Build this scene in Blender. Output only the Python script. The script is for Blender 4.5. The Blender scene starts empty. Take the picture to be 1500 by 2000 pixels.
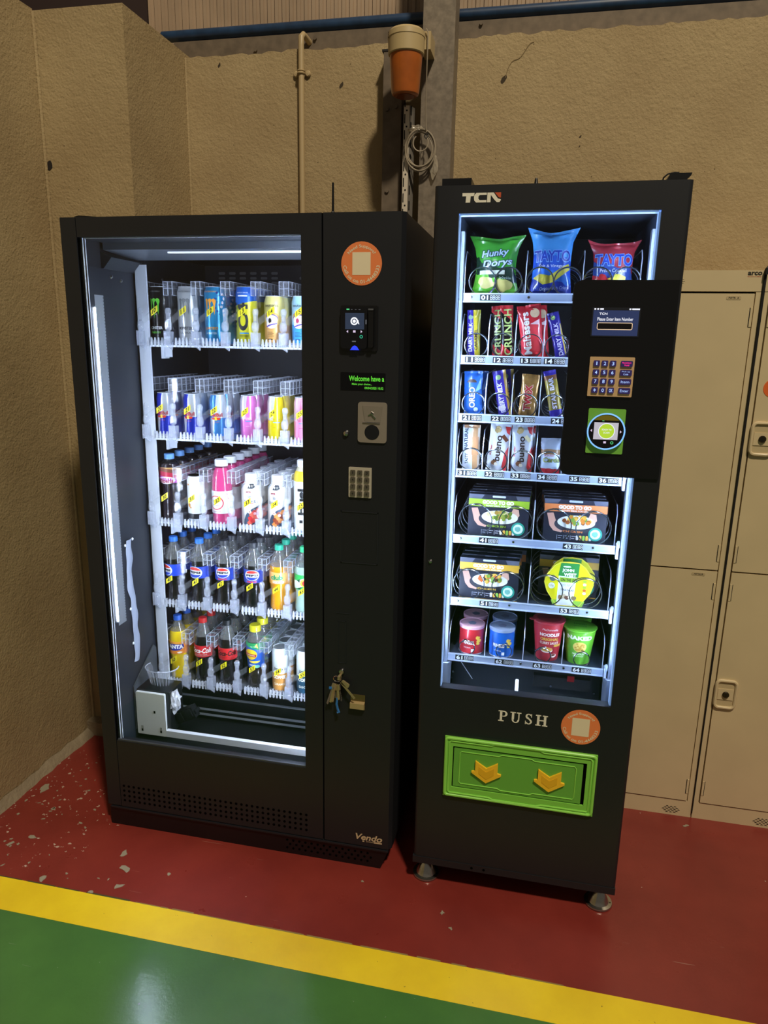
import bpy, bmesh, math, random
from mathutils import Vector, Matrix, noise
random.seed(7)
sc = bpy.context.scene
col = sc.collection
PI = math.pi

# ------------------------------------------------------------------ camera
F, YAW, PITCH, ROLL = 1386.86, .2086, .2375, .0183
cam = bpy.data.objects.new('camera', bpy.data.cameras.new('camera'))
col.objects.link(cam)
fwd = Vector((-math.sin(YAW) * math.cos(PITCH), math.cos(YAW) * math.cos(PITCH), -math.sin(PITCH)))
rgt = Vector((math.cos(YAW), math.sin(YAW), 0))
up = rgt.cross(fwd)
r2 = rgt * math.cos(ROLL) + up * math.sin(ROLL)
u2 = -rgt * math.sin(ROLL) + up * math.cos(ROLL)
cam.matrix_world = Matrix(((r2.x, u2.x, -fwd.x, 1.2983), (r2.y, u2.y, -fwd.y, -1.8217), (r2.z, u2.z, -fwd.z, 1.5797), (0, 0, 0, 1)))
cam.data.sensor_fit = 'HORIZONTAL'
cam.data.sensor_width = 36
cam.data.lens = F / 1500 * 36
cam.data.clip_start = .05
sc.camera = cam

# ------------------------------------------------------------------ light
w = bpy.data.worlds.new('hall'); sc.world = w; w.use_nodes = True
w.node_tree.nodes['Background'].inputs[0].default_value = (1.0, .90, .76, 1)
w.node_tree.nodes['Background'].inputs[1].default_value = .10
ld = bpy.data.lights.new('high_bay_lamp', 'AREA'); ld.shape = 'DISK'; ld.size = .62
ld.energy = 560; ld.color = (1.0, .87, .67)
lo = bpy.data.objects.new('high_bay_lamp', ld); col.objects.link(lo)
lo.location = (3.3, -3.9, 8.4)
lo.rotation_euler = (Vector((.8, .3, .8)) - Vector(lo.location)).to_track_quat('-Z', 'Y').to_euler()
sc.view_settings.view_transform = 'Standard'
sc.view_settings.look = 'None'
sc.view_settings.exposure = 0
sc.view_settings.gamma = 1
sc.view_settings.use_curve_mapping = False
sc.cycles.transparent_max_bounces = 32
sc.cycles.max_bounces = 10
LED = 1.0          # scale of every LED inside the two machines

# ------------------------------------------------------------------ helpers
def lin(c):
    return tuple((x / 12.92 if x <= .04045 else ((x + .055) / 1.055) ** 2.4) for x in c)
def H(s):
    s = s.lstrip('#')
    return lin(tuple(int(s[i:i + 2], 16) / 255 for i in (0, 2, 4))) + (1,)
MATS = {}
def mat(name, c='#808080', rough=.5, metal=0, emit=None, es=0, coat=0, spec=.5, trans=0, bump=None, var=None):
    if name in MATS: return MATS[name]
    m = bpy.data.materials.new(name); m.use_nodes = True
    nt = m.node_tree; b = nt.nodes['Principled BSDF']
    cc = H(c) if isinstance(c, str) else c
    b.inputs['Base Color'].default_value = cc
    b.inputs['Roughness'].default_value = rough
    b.inputs['Metallic'].default_value = metal
    b.inputs['Specular IOR Level'].default_value = spec
    b.inputs['Coat Weight'].default_value = coat
    b.inputs['Transmission Weight'].default_value = trans
    if emit:
        b.inputs['Emission Color'].default_value = H(emit); b.inputs['Emission Strength'].default_value = es
    if var or bump:
        tc = nt.nodes.new('ShaderNodeTexCoord')
    if var:   # (scale, amount): mottled brightness
        n = nt.nodes.new('ShaderNodeTexNoise'); n.inputs['Scale'].default_value = var[0]; n.inputs['Detail'].default_value = 4
        nt.links.new(tc.outputs['Object'], n.inputs['Vector'])
        r = nt.nodes.new('ShaderNodeValToRGB'); nt.links.new(n.outputs[0], r.inputs[0])
        r.color_ramp.elements[0].position = .3; r.color_ramp.elements[1].position = .7
        r.color_ramp.elements[0].color = tuple(x * (1 - var[1]) for x in cc[:3]) + (1,)
        r.color_ramp.elements[1].color = tuple(min(1, x * (1 + var[1])) for x in cc[:3]) + (1,)
        nt.links.new(r.outputs[0], b.inputs['Base Color'])
    if bump:  # (scale, strength, distance)
        n = nt.nodes.new('ShaderNodeTexNoise'); n.inputs['Scale'].default_value = bump[0]; n.inputs['Detail'].default_value = 5
        nt.links.new(tc.outputs['Object'], n.inputs['Vector'])
        bp = nt.nodes.new('ShaderNodeBump'); bp.inputs['Strength'].default_value = bump[1]; bp.inputs['Distance'].default_value = bump[2]
        nt.links.new(n.outputs[0], bp.inputs['Height']); nt.links.new(bp.outputs[0], b.inputs['Normal'])
    MATS[name] = m
    return m
def clear(name, tint='#ffffff', body=.1, c='#ffffff', rough=.08, ior=1.45, refl=1.0):
    """thin clear plastic or glass: see-through, fresnel gloss and a little milky body"""
    if name in MATS: return MATS[name]
    m = bpy.data.materials.new(name); m.use_nodes = True; nt = m.node_tree; nt.nodes.clear()
    out = nt.nodes.new('ShaderNodeOutputMaterial'); tr = nt.nodes.new('ShaderNodeBsdfTransparent'); tr.inputs[0].default_value = H(tint)
    df = nt.nodes.new('ShaderNodeBsdfDiffuse'); df.inputs[0].default_value = H(c)
    gl = nt.nodes.new('ShaderNodeBsdfGlossy'); gl.inputs[0].default_value = (1, 1, 1, 1); gl.inputs[1].default_value = rough
    fr = nt.nodes.new('ShaderNodeFresnel')
    ge = nt.nodes.new('ShaderNodeNewGeometry'); mi = nt.nodes.new('ShaderNodeMix')   # same gloss on both faces of the thin wall
    mi.inputs[2].default_value = ior; mi.inputs[3].default_value = 1 / ior
    nt.links.new(ge.outputs['Backfacing'], mi.inputs[0]); nt.links.new(mi.outputs[0], fr.inputs[0])
    m1 = nt.nodes.new('ShaderNodeMixShader'); m1.inputs[0].default_value = body
    m2 = nt.nodes.new('ShaderNodeMixShader')
    mu = nt.nodes.new('ShaderNodeMath'); mu.operation = 'MULTIPLY'; mu.inputs[1].default_value = refl
    nt.links.new(tr.outputs[0], m1.inputs[1]); nt.links.new(df.outputs[0], m1.inputs[2])
    nt.links.new(fr.outputs[0], mu.inputs[0]); nt.links.new(mu.outputs[0], m2.inputs[0])
    nt.links.new(m1.outputs[0], m2.inputs[1]); nt.links.new(gl.outputs[0], m2.inputs[2]); nt.links.new(m2.outputs[0], out.inputs[0])
    MATS[name] = m
    return m
def sparkle(m, scale=260, strength=.9, dist=.004):
    """uneven moulded surface of clear plastic"""
    nt = m.node_tree; tc = nt.nodes.new('ShaderNodeTexCoord'); n = nt.nodes.new('ShaderNodeTexNoise'); n.inputs['Scale'].default_value = scale; n.inputs['Detail'].default_value = 2
    bp = nt.nodes.new('ShaderNodeBump'); bp.inputs['Strength'].default_value = strength; bp.inputs['Distance'].default_value = dist
    nt.links.new(tc.outputs['Object'], n.inputs['Vector']); nt.links.new(n.outputs[0], bp.inputs['Height'])
    for q in nt.nodes:
        if q.type in ('BSDF_GLOSSY', 'FRESNEL', 'BSDF_DIFFUSE'): nt.links.new(bp.outputs[0], q.inputs['Normal'])
    return m
def bands(name, stops, axis='Z', rough=.35, metal=0, coat=.3, slant=0.0, wob=0.0):
    """flat print in bands along one object axis: stops = [(start_metres, colour)]"""
    m = bpy.data.materials.new(name); m.use_nodes = True; nt = m.node_tree; b = nt.nodes['Principled BSDF']
    b.inputs['Roughness'].default_value = rough; b.inputs['Metallic'].default_value = metal; b.inputs['Coat Weight'].default_value = coat
    tc = nt.nodes.new('ShaderNodeTexCoord'); sp = nt.nodes.new('ShaderNodeSeparateXYZ'); nt.links.new(tc.outputs['Object'], sp.inputs[0])
    ad = nt.nodes.new('ShaderNodeMath'); ad.operation = 'MULTIPLY_ADD'; ad.inputs[1].default_value = slant
    nt.links.new(sp.outputs['X' if axis == 'Z' else 'Z'], ad.inputs[0]); nt.links.new(sp.outputs[axis], ad.inputs[2])
    val = ad.outputs[0]
    if wob:
        n = nt.nodes.new('ShaderNodeTexNoise'); n.inputs['Scale'].default_value = 45; nt.links.new(tc.outputs['Object'], n.inputs['Vector'])
        a2 = nt.nodes.new('ShaderNodeMath'); a2.operation = 'MULTIPLY_ADD'; a2.inputs[1].default_value = wob
        nt.links.new(n.outputs[0], a2.inputs[0]); nt.links.new(val, a2.inputs[2]); val = a2.outputs[0]
    mr = nt.nodes.new('ShaderNodeMath'); mr.operation = 'MULTIPLY_ADD'; mr.inputs[1].default_value = 2.0; mr.inputs[2].default_value = .5
    nt.links.new(val, mr.inputs[0])
    cr = nt.nodes.new('ShaderNodeValToRGB'); cr.color_ramp.interpolation = 'CONSTANT'
    while len(cr.color_ramp.elements) < len(stops): cr.color_ramp.elements.new(.5)
    for e, (z, c) in zip(cr.color_ramp.elements, stops):
        pass
    for i, (z, c) in enumerate(sorted(stops)):
        cr.color_ramp.elements[i].position = min(1, max(0, z * 2 + .5))
    for i, (z, c) in enumerate(sorted(stops)):
        cr.color_ramp.elements[i].color = H(c)
    nt.links.new(mr.outputs[0], cr.inputs[0]); nt.links.new(cr.outputs[0], b.inputs['Base Color'])
    return m

ORG = {}
def mesh_from(vs, fs, smooth=False, fix=True, angle=35):
    me = bpy.data.meshes.new('mesh'); me.from_pydata([tuple(v) for v in vs], [], fs)
    if fix:
        bm = bmesh.new(); bm.from_mesh(me); bmesh.ops.recalc_face_normals(bm, faces=bm.faces); bm.to_mesh(me); bm.free()
    if smooth:
        me.shade_smooth(); me.set_sharp_from_angle(angle=math.radians(angle))
    me.update()
    return me
class MB:
    def __init__(s): s.v = []; s.f = []
    def add(s, vs, fs):
        n = len(s.v); s.v += [tuple(v) for v in vs]; s.f += [tuple(i + n for i in f) for f in fs]; return s
    def box(s, x0, x1, y0, y1, z0, z1):
        return s.add([(x, y, z) for x in (x0, x1) for y in (y0, y1) for z in (z0, z1)],
                     [(0, 1, 3, 2), (4, 6, 7, 5), (0, 4, 5, 1), (2, 3, 7, 6), (0, 2, 6, 4), (1, 5, 7, 3)])
    def prism(s, poly, d0, d1, axis='y'):
        def P(a, b, d):
            return {'y': (a, d, b), 'x': (d, a, b), 'z': (a, b, d)}[axis]
        n = len(poly)
        vs = [P(a, b, d0) for a, b in poly] + [P(a, b, d1) for a, b in poly]
        return s.add(vs, [tuple(range(n)), tuple(range(2 * n - 1, n - 1, -1))] + [(i, (i + 1) % n, n + (i + 1) % n, n + i) for i in range(n)])
    def rbox(s, x0, x1, y0, y1, z0, z1, r=.004, seg=4):
        return s.prism(rrect(x0, x1, z0, z1, r, seg), y0, y1)
    def cyl(s, p0, p1, r0, r1=None, n=16):
        r1 = r0 if r1 is None else r1
        p0 = Vector(p0); p1 = Vector(p1); d = (p1 - p0).normalized()
        a = d.orthogonal().normalized(); b = d.cross(a)
        vs = [p + (a * math.cos(2 * PI * i / n) + b * math.sin(2 * PI * i / n)) * r for p, r in ((p0, r0), (p1, r1)) for i in range(n)]
        return s.add(vs, [tuple(range(n)), tuple(range(2 * n - 1, n - 1, -1))] + [(i, (i + 1) % n, n + (i + 1) % n, n + i) for i in range(n)])
    def tube(s, path, r, n=6, closed=False):
        path = [Vector(p) for p in path]; m = len(path); vs = []; prev = None
        for i, p in enumerate(path):
            a = path[(i - 1) % m] if (i or closed) else p
            b = path[(i + 1) % m] if (i < m - 1 or closed) else p
            t = (b - a).normalized()
            u = t.orthogonal().normalized() if prev is None else (prev - t * prev.dot(t)).normalized()
            prev = u; v = t.cross(u)
            rr = r(i / (m - 1)) if callable(r) else r
            vs += [p + (u * math.cos(2 * PI * k / n) + v * math.sin(2 * PI * k / n)) * rr for k in range(n)]
        fs = []
        for i in range(m if closed else m - 1):
            j = (i + 1) % m
            fs += [(i * n + k, i * n + (k + 1) % n, j * n + (k + 1) % n, j * n + k) for k in range(n)]
        if not closed: fs += [tuple(range(n))[::-1], tuple(range((m - 1) * n, m * n))]
        return s.add(vs, fs)
    def lathe(s, prof, n=24, c=(0, 0, 0), a0=0, a1=2 * PI):
        full = abs(a1 - a0 - 2 * PI) < 1e-6; k = n if full else n + 1
        vs = [(c[0] + r * math.sin(a0 + (a1 - a0) * i / n), c[1] - r * math.cos(a0 + (a1 - a0) * i / n), c[2] + z) for r, z in prof for i in range(k)]
        fs = []
        for j in range(len(prof) - 1):
            for i in range(n):
                i2 = (i + 1) % k
                fs.append((j * k + i, j * k + i2, (j + 1) * k + i2, (j + 1) * k + i))
        if full:
            if prof[0][0] > 1e-6: fs.append(tuple(range(n))[::-1])
            if prof[-1][0] > 1e-6: fs.append(tuple(range((len(prof) - 1) * n, len(prof) * n)))
        return s.add(vs, fs)
    def rot(s, m, n0=0):
        for i in range(n0, len(s.v)): s.v[i] = tuple(m @ Vector(s.v[i]))
        return s
    def mesh(s, smooth=False, fix=True, angle=35): return mesh_from(s.v, s.f, smooth, fix, angle)
    def build(s, name, m, parent=None, smooth=False, fix=True, kind=None, label=None, cat=None, group=None):
        off = ORG.get(parent.name, Vector()) if parent else Vector()
        me = mesh_from([Vector(v) - off for v in s.v], s.f, smooth, fix)
        return link(name, me, m, parent, kind, label, cat, group)
def link(name, me, m, parent=None, kind=None, label=None, cat=None, group=None):
    if m is not None and not me.materials: me.materials.append(m)
    o = bpy.data.objects.new(name, me); col.objects.link(o); o.parent = parent
    ORG[o.name] = ORG.get(parent.name, Vector()) if parent else Vector()
    tag(o, label, cat, group, kind)
    return o
def tag(o, label=None, cat=None, group=None, kind=None):
    if label: o['label'] = label
    if cat: o['category'] = cat
    if group: o['group'] = group
    if kind: o['kind'] = kind
    return o
def thing(name, loc, label, cat, group=None, kind=None):
    o = bpy.data.objects.new(name, None); col.objects.link(o); o.location = loc; o.empty_display_size = .05
    ORG[o.name] = Vector(loc)
    return tag(o, label, cat, group, kind)
def rrect(x0, x1, z0, z1, r, seg=4):
    out = []
    for cx, cz, a in ((x1 - r, z0 + r, -PI / 2), (x1 - r, z1 - r, 0), (x0 + r, z1 - r, PI / 2), (x0 + r, z0 + r, PI)):
        out += [(cx + r * math.cos(a + PI / 2 * i / seg), cz + r * math.sin(a + PI / 2 * i / seg)) for i in range(seg + 1)]
    return out

# flat print: 2-D shapes -> (verts, faces), then mapped on a surface
TCACHE = {}
def text2(s, bold=0.0, shear=0.0, space=1.0):
    k = (s, bold, shear, space)
    if k not in TCACHE:
        cu = bpy.data.curves.new('t', 'FONT'); cu.body = s; cu.size = 1; cu.offset = bold; cu.shear = shear; cu.space_character = space
        cu.resolution_u = 3
        ob = bpy.data.objects.new('t', cu)
        me = bpy.data.meshes.new_from_object(ob)
        TCACHE[k] = ([(v.co.x, v.co.y) for v in me.vertices], [tuple(p.vertices) for p in me.polygons])
        bpy.data.objects.remove(ob); bpy.data.curves.remove(cu); bpy.data.meshes.remove(me)
    return TCACHE[k]
def fit(shape, x0, x1, z0, z1):
    vs, fs = shape
    if not vs: return shape
    a = min(v[0] for v in vs); b = max(v[0] for v in vs); c = min(v[1] for v in vs); d = max(v[1] for v in vs)
    return [(x0 + (v[0] - a) / (b - a) * (x1 - x0), z0 + (v[1] - c) / (d - c) * (z1 - z0)) for v in vs], fs
def text(s, cx, cz, wd, ht, bold=0.0, shear=0.0, rot=0):
    vs, fs = fit(text2(s, bold, shear), -wd / 2, wd / 2, -ht / 2, ht / 2)
    c, n = math.cos(rot), math.sin(rot)
    return [(cx + x * c - y * n, cz + x * n + y * c) for x, y in vs], fs
def poly(*pts): return list(pts), [tuple(range(len(pts)))]
def rect(x0, x1, z0, z1): return poly((x0, z0), (x1, z0), (x1, z1), (x0, z1))
def disc(cx, cz, r, n=24, rz=None, a0=0, a1=2 * PI):
    rz = rz or r
    if a1 - a0 < 6.28: return poly(*[(cx + r * math.cos(a0 + (a1 - a0) * i / n), cz + rz * math.sin(a0 + (a1 - a0) * i / n)) for i in range(n + 1)])
    return poly(*[(cx + r * math.cos(2 * PI * i / n), cz + rz * math.sin(2 * PI * i / n)) for i in range(n)])
def ring(cx, cz, r0, r1, n=28, a0=0, a1=2 * PI):
    vs = [(cx + r * math.cos(a0 + (a1 - a0) * i / n), cz + r * math.sin(a0 + (a1 - a0) * i / n)) for r in (r0, r1) for i in range(n + 1)]
    return vs, [(i, n + 1 + i, n + 2 + i, i + 1) for i in range(n)]
def join2(*shapes):
    V, Fc = [], []
    for vs, fs in shapes:
        n = len(V); V += list(vs); Fc += [tuple(i + n for i in f) for f in fs]
    return V, Fc
def blob(cx, cz, r, seed=0, n=14, rz=None):
    rd = random.Random(seed); rz = rz or r
    return poly(*[(cx + r * q * math.cos(2 * PI * i / n), cz + rz * q * math.sin(2 * PI * i / n)) for i in range(n) for q in (.72 + .35 * rd.random(),)])
def rot2(shape, a, cx=0, cz=0):
    c, s = math.cos(a), math.sin(a)
    return [(cx + (x - cx) * c - (y - cz) * s, cz + (x - cx) * s + (y - cz) * c) for x, y in shape[0]], shape[1]
def cut(shape, step=.003, both=False):
    """subdivide a flat shape so that it can bend"""
    bm = bmesh.new(); vs = [bm.verts.new((x, y, 0)) for x, y in shape[0]]
    for f in shape[1]:
        try: bm.faces.new([vs[i] for i in f])
        except ValueError: pass
    bmesh.ops.triangulate(bm, faces=bm.faces[:])
    xs = [v.co.x for v in bm.verts]; ys = [v.co.y for v in bm.verts]
    k = math.floor(min(xs) / step) + 1
    while k * step < max(xs):
        bmesh.ops.bisect_plane(bm, geom=bm.verts[:] + bm.edges[:] + bm.faces[:], plane_co=(k * step, 0, 0), plane_no=(1, 0, 0)); k += 1
    if both:
        k = math.floor(min(ys) / step) + 1
        while k * step < max(ys):
            bmesh.ops.bisect_plane(bm, geom=bm.verts[:] + bm.edges[:] + bm.faces[:], plane_co=(0, k * step, 0), plane_no=(0, 1, 0)); k += 1
    bm.verts.index_update()
    out = [(v.co.x, v.co.y) for v in bm.verts], [tuple(v.index for v in f.verts) for f in bm.faces]
    bm.free(); return out
def on_plane(shape, y):
    return [(x, y, z) for x, z in shape[0]], shape[1]
def on_cyl(shape, R, a0=0.0, z0=0.0):
    vs, fs = cut(shape)
    Rf = R if callable(R) else (lambda z: R)
    R0 = R(z0) if callable(R) else R
    return [(Rf(z0 + t) * math.sin(a0 + s / R0), -Rf(z0 + t) * math.cos(a0 + s / R0), z0 + t) for s, t in vs], fs
def on_arc(shape, cx, cz, R, top=True):
    vs, fs = cut(shape, .002); out = []
    for s, t in vs:
        if top: a = PI / 2 - s / R; r = R + t
        else: a = -PI / 2 + s / R; r = R - t
        out.append((cx + r * math.cos(a), cz + r * math.sin(a)))
    return out, fs
def decal(name, shape3, m, parent, **k):
    return MB().add(*shape3).build(name, m, parent, fix=False, **k)
def flat(name, shape, y, m, parent, **k):
    return decal(name, on_plane(shape, y), m, parent, **k)

# ------------------------------------------------------------------ the room
def stucco(name, c, c2, scale=120, strength=.75, dist=.0035):
    m = bpy.data.materials.new(name); m.use_nodes = True; nt = m.node_tree; b = nt.nodes['Principled BSDF']
    b.inputs['Roughness'].default_value = .75; b.inputs['Specular IOR Level'].default_value = .3
    tc = nt.nodes.new('ShaderNodeTexCoord')
    def noise_(s, d=5, r=.55):
        n = nt.nodes.new('ShaderNodeTexNoise'); n.inputs['Scale'].default_value = s; n.inputs['Detail'].default_value = d; n.inputs['Roughness'].default_value = r
        nt.links.new(tc.outputs['Object'], n.inputs['Vector']); return n.outputs[0]
    n1 = noise_(3.5, 6, .6)
    cr = nt.nodes.new('ShaderNodeValToRGB'); nt.links.new(n1, cr.inputs[0])
    cr.color_ramp.elements[0].position = .3; cr.color_ramp.elements[0].color = H(c2)
    cr.color_ramp.elements[1].position = .68; cr.color_ramp.elements[1].color = H(c)
    # small dark pits and flecks
    v = nt.nodes.new('ShaderNodeTexVoronoi'); v.inputs['Scale'].default_value = 26; nt.links.new(tc.outputs['Object'], v.inputs['Vector'])
    lt = nt.nodes.new('ShaderNodeMath'); lt.operation = 'LESS_THAN'; lt.inputs[1].default_value = .055; nt.links.new(v.outputs['Distance'], lt.inputs[0])
    g = nt.nodes.new('ShaderNodeMath'); g.operation = 'GREATER_THAN'; g.inputs[1].default_value = .56; nt.links.new(noise_(9, 2), g.inputs[0])
    mu = nt.nodes.new('ShaderNodeMath'); mu.operation = 'MULTIPLY'; nt.links.new(lt.outputs[0], mu.inputs[0]); nt.links.new(g.outputs[0], mu.inputs[1])
    mx = nt.nodes.new('ShaderNodeMix'); mx.data_type = 'RGBA'; nt.links.new(mu.outputs[0], mx.inputs[0]); nt.links.new(cr.outputs[0], mx.inputs[6]); mx.inputs[7].default_value = H('#5a4a33')
    nt.links.new(mx.outputs[2], b.inputs['Base Color'])
    ad = nt.nodes.new('ShaderNodeMath'); ad.operation = 'ADD'; nt.links.new(noise_(scale, 4), ad.inputs[0])
    m2 = nt.nodes.new('ShaderNodeMath'); m2.operation = 'MULTIPLY'; m2.inputs[1].default_value = .9; nt.links.new(noise_(scale * .35, 3), m2.inputs[0]); nt.links.new(m2.outputs[0], ad.inputs[1])
    bp = nt.nodes.new('ShaderNodeBump'); bp.inputs['Strength'].default_value = strength; bp.inputs['Distance'].default_value = dist
    nt.links.new(ad.outputs[0], bp.inputs['Height']); nt.links.new(bp.outputs[0], b.inputs['Normal'])
    return m
M_WALL = stucco('cream_render', '#a9956f', '#9a8561')
def floor_mat(name, c1, c2, chip, amount, xdep=True, rough=.28, bumpy=.12):
    m = bpy.data.materials.new(name); m.use_nodes = True; nt = m.node_tree; b = nt.nodes['Principled BSDF']
    tc = nt.nodes.new('ShaderNodeTexCoord')
    def N(s, d=4, r=.55, stretch=None):
        n = nt.nodes.new('ShaderNodeTexNoise'); n.inputs['Scale'].default_value = s; n.inputs['Detail'].default_value = d; n.inputs['Roughness'].default_value = r
        if stretch:
            mp = nt.nodes.new('ShaderNodeMapping'); mp.inputs['Scale'].default_value = stretch; mp.inputs['Rotation'].default_value = (0, 0, .5)
            nt.links.new(tc.outputs['Object'], mp.inputs[0]); nt.links.new(mp.outputs[0], n.inputs['Vector'])
        else: nt.links.new(tc.outputs['Object'], n.inputs['Vector'])
        return n.outputs[0]
    def op(o, a, bb):
        x = nt.nodes.new('ShaderNodeMath'); x.operation = o
        for i, q in enumerate((a, bb)):
            if isinstance(q, (int, float)): x.inputs[i].default_value = q
            else: nt.links.new(q, x.inputs[i])
        return x.outputs[0]
    cr = nt.nodes.new('ShaderNodeValToRGB'); nt.links.new(N(4, 6, .6), cr.inputs[0])
    cr.color_ramp.elements[0].position = .32; cr.color_ramp.elements[0].color = H(c2); cr.color_ramp.elements[1].position = .66; cr.color_ramp.elements[1].color = H(c1)
    sp = nt.nodes.new('ShaderNodeSeparateXYZ'); nt.links.new(tc.outputs['Object'], sp.inputs[0])
    colr = cr.outputs[0]
    if amount:
        v = nt.nodes.new('ShaderNodeTexVoronoi'); v.inputs['Scale'].default_value = 70; nt.links.new(tc.outputs['Object'], v.inputs['Vector'])
        dist = op('SUBTRACT', v.outputs['Distance'], op('MULTIPLY', N(55, 3), .62))
        reg = N(5.5, 3)
        mask = op('MULTIPLY', op('GREATER_THAN', op('ADD', N(48, 5, .62), op('MULTIPLY', N(130, 2), .12)), .695 if xdep else .76), op('GREATER_THAN', reg, .46))
        if xdep: mask = op('MULTIPLY', mask, op('LESS_THAN', op('ADD', sp.outputs['X'], op('MULTIPLY', reg, .6)), .33))
        v2 = nt.nodes.new('ShaderNodeTexVoronoi'); v2.inputs['Scale'].default_value = 16; nt.links.new(tc.outputs['Object'], v2.inputs['Vector'])
        few = op('MULTIPLY', op('LESS_THAN', op('SUBTRACT', v2.outputs['Distance'], op('MULTIPLY', N(60, 2), .12)), amount * .1 - .07), op('GREATER_THAN', N(7, 2), .55 if xdep else .66))
        mask = op('MAXIMUM', mask, few)
        sc_ = op('MULTIPLY', op('GREATER_THAN', N(12, 2, .5, (.25, 9, 1)), .735), op('GREATER_THAN', N(2.2, 2), .5))
        mask = op('MAXIMUM', mask, op('MULTIPLY', sc_, .35))
        mx = nt.nodes.new('ShaderNodeMix'); mx.data_type = 'RGBA'; nt.links.new(mask, mx.inputs[0]); nt.links.new(colr, mx.inputs[6]); mx.inputs[7].default_value = H(chip)
        colr = mx.outputs[2]
    nt.links.new(colr, b.inputs['Base Color'])
    mr = nt.nodes.new('ShaderNodeMapRange'); nt.links.new(N(9, 4), mr.inputs[0]); mr.inputs[3].default_value = rough - .06; mr.inputs[4].default_value = rough + .1
    nt.links.new(mr.outputs[0], b.inputs['Roughness'])
    b.inputs['Specular IOR Level'].default_value = .5 if xdep else .75
    bp = nt.nodes.new('ShaderNodeBump'); bp.inputs['Strength'].default_value = bumpy; bp.inputs['Distance'].default_value = .002
    nt.links.new(N(90, 3), bp.inputs['Height']); nt.links.new(bp.outputs[0], b.inputs['Normal'])
    return m
M_RED = floor_mat('red_floor_paint', '#833129', '#732822', '#b8a090', .40)
M_YEL = floor_mat('yellow_line_paint', '#efd01c', '#dfbc18', '#8a7018', .3, False, .4)
M_GRN = floor_mat('green_floor_paint', '#487638', '#3f6a34', '#7d8a78', .12, False, .17, .16)
floor = MB().box(-.42, 3.2, -.29, 1.2, -.1, 0).build('floor', M_RED, kind='structure', label='dark red painted concrete floor with chipped paint')
MB().box(-2.5, 4.5, -.399, -.29, -.1, .0006).build('yellow_line', M_YEL, floor, label='yellow painted line between red and green floor')
MB().box(-2.5, 4.5, -4.5, -.399, -.1, 0).build('green_floor', M_GRN, floor, label='glossy green painted floor')
rd = random.Random(2); x = -.4
while x < 1.35:
    L = rd.uniform(.02, .14)
    MB().box(x, x + L, -.2905, -.2905 + rd.uniform(.002, .005), -.001, .001).build('line_edge', mat('edge_olive', '#3f4224', .6) if x < .2 else mat('edge_tan', '#8a7440', .6), floor)
    x += L + rd.uniform(.004, .03)
# flaked bits of paint and tape stuck on the floor
M_CHIP = mat('grey_flake', '#8f8672', .7)
def flake(x, y, r, seed, rz=None):
    fr_ = random.Random(seed); q = ([(r * k_ * math.cos(2 * PI * j_ / 9), (rz or r) * k_ * math.sin(2 * PI * j_ / 9)) for j_ in range(9) for k_ in (fr_.uniform(.4, 1.25),)], None)
    a = seed * 1.3
    MB().prism([(x + p[0] * math.cos(a) - p[1] * math.sin(a), y + p[0] * math.sin(a) + p[1] * math.cos(a)) for p in q[0]], 0, .0012, 'z').build('paint_flake', M_CHIP, floor)
rd = random.Random(9)
for i in range(46):
    x = -.36 + abs(rd.gauss(0, .28)); y = rd.uniform(-.26, .33)
    if x < -.04 or y < -.03: flake(x, y, rd.uniform(.002, .008), i + 31, rd.uniform(.002, .005))
for i, (x, y, r, rz) in enumerate([(.125, -.119, .019, .010), (.165, -.178, .017, .014), (.185, -.245, .020, .009), (.306, -.166, .009, .006), (.12, -.285, .008, .006),
                                   (-.335, .11, .028, .018), (.88, -.06, .007, .005), (1.13, -.125, .009, .006), (1.16, -.175, .008, .005), (1.885, .44, .012, .006),
                                   (-.05, -.27, .016, .01), (-.2, -.12, .02, .008), (-.25, -.16, .018, .007), (-.23, .02, .012, .007)]):
    flake(x, y, r, i + 1, rz)

wl = MB().box(-.75, -.40, -3.4, .51, 0, 2.61).build('wall_left', M_WALL, kind='structure', label='cream rendered side wall on the left')
MB().box(-.75, -.075, .51, 1.1, 0, 2.605).build('buttress', M_WALL, wl)
MB().tube([(-.396, .506, 0), (-.396, .506, 2.6)], .006, 8).build('corner_bead', M_WALL, wl)
MB().tube([(-.073, .926, 0), (-.073, .926, 2.59)], .006, 8).build('corner_bead', M_WALL, wl)
kv = []
rd = random.Random(3)
n = 40
vs = []; fs = []
for i in range(n + 1):
    y = -1.2 + 1.71 * i / n
    a = .006 + .010 * rd.random() + .012 * max(0, i - 30) / 10; h = .028 + .010 * rd.random()
    vs += [(-.41, y, -.01), (-.40 + a + .012, y, -.01), (-.40 + a, y, h * .35), (-.41 + .012, y, h)]
for i in range(n):
    for k in range(3): fs.append((i * 4 + k, i * 4 + k + 1, i * 4 + k + 5, i * 4 + k + 4))
MB().add(vs, fs).build('kerb_fillet', stucco('kerb_concrete', '#9d8f76', '#857760', 60, .9, .004), wl, smooth=True)
MB().prism([(-.40, -.01), (-.15, -.01), (-.15, .05), (-.40, .06)], .465, .51).build('kerb_end', MATS.get('x') or stucco('kerb_concrete_b', '#93856c', '#7b6e58', 60, .9, .004), wl)
# ragged hole in the side wall
q = blob(-.383, 2.14, .012, 4, 11, .018)
MB().prism([(a, b_) for a, b_ in q[0]], .5085, .5105).build('plaster_hole', mat('hole_dark', '#1d150e', .9), wl)

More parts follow.
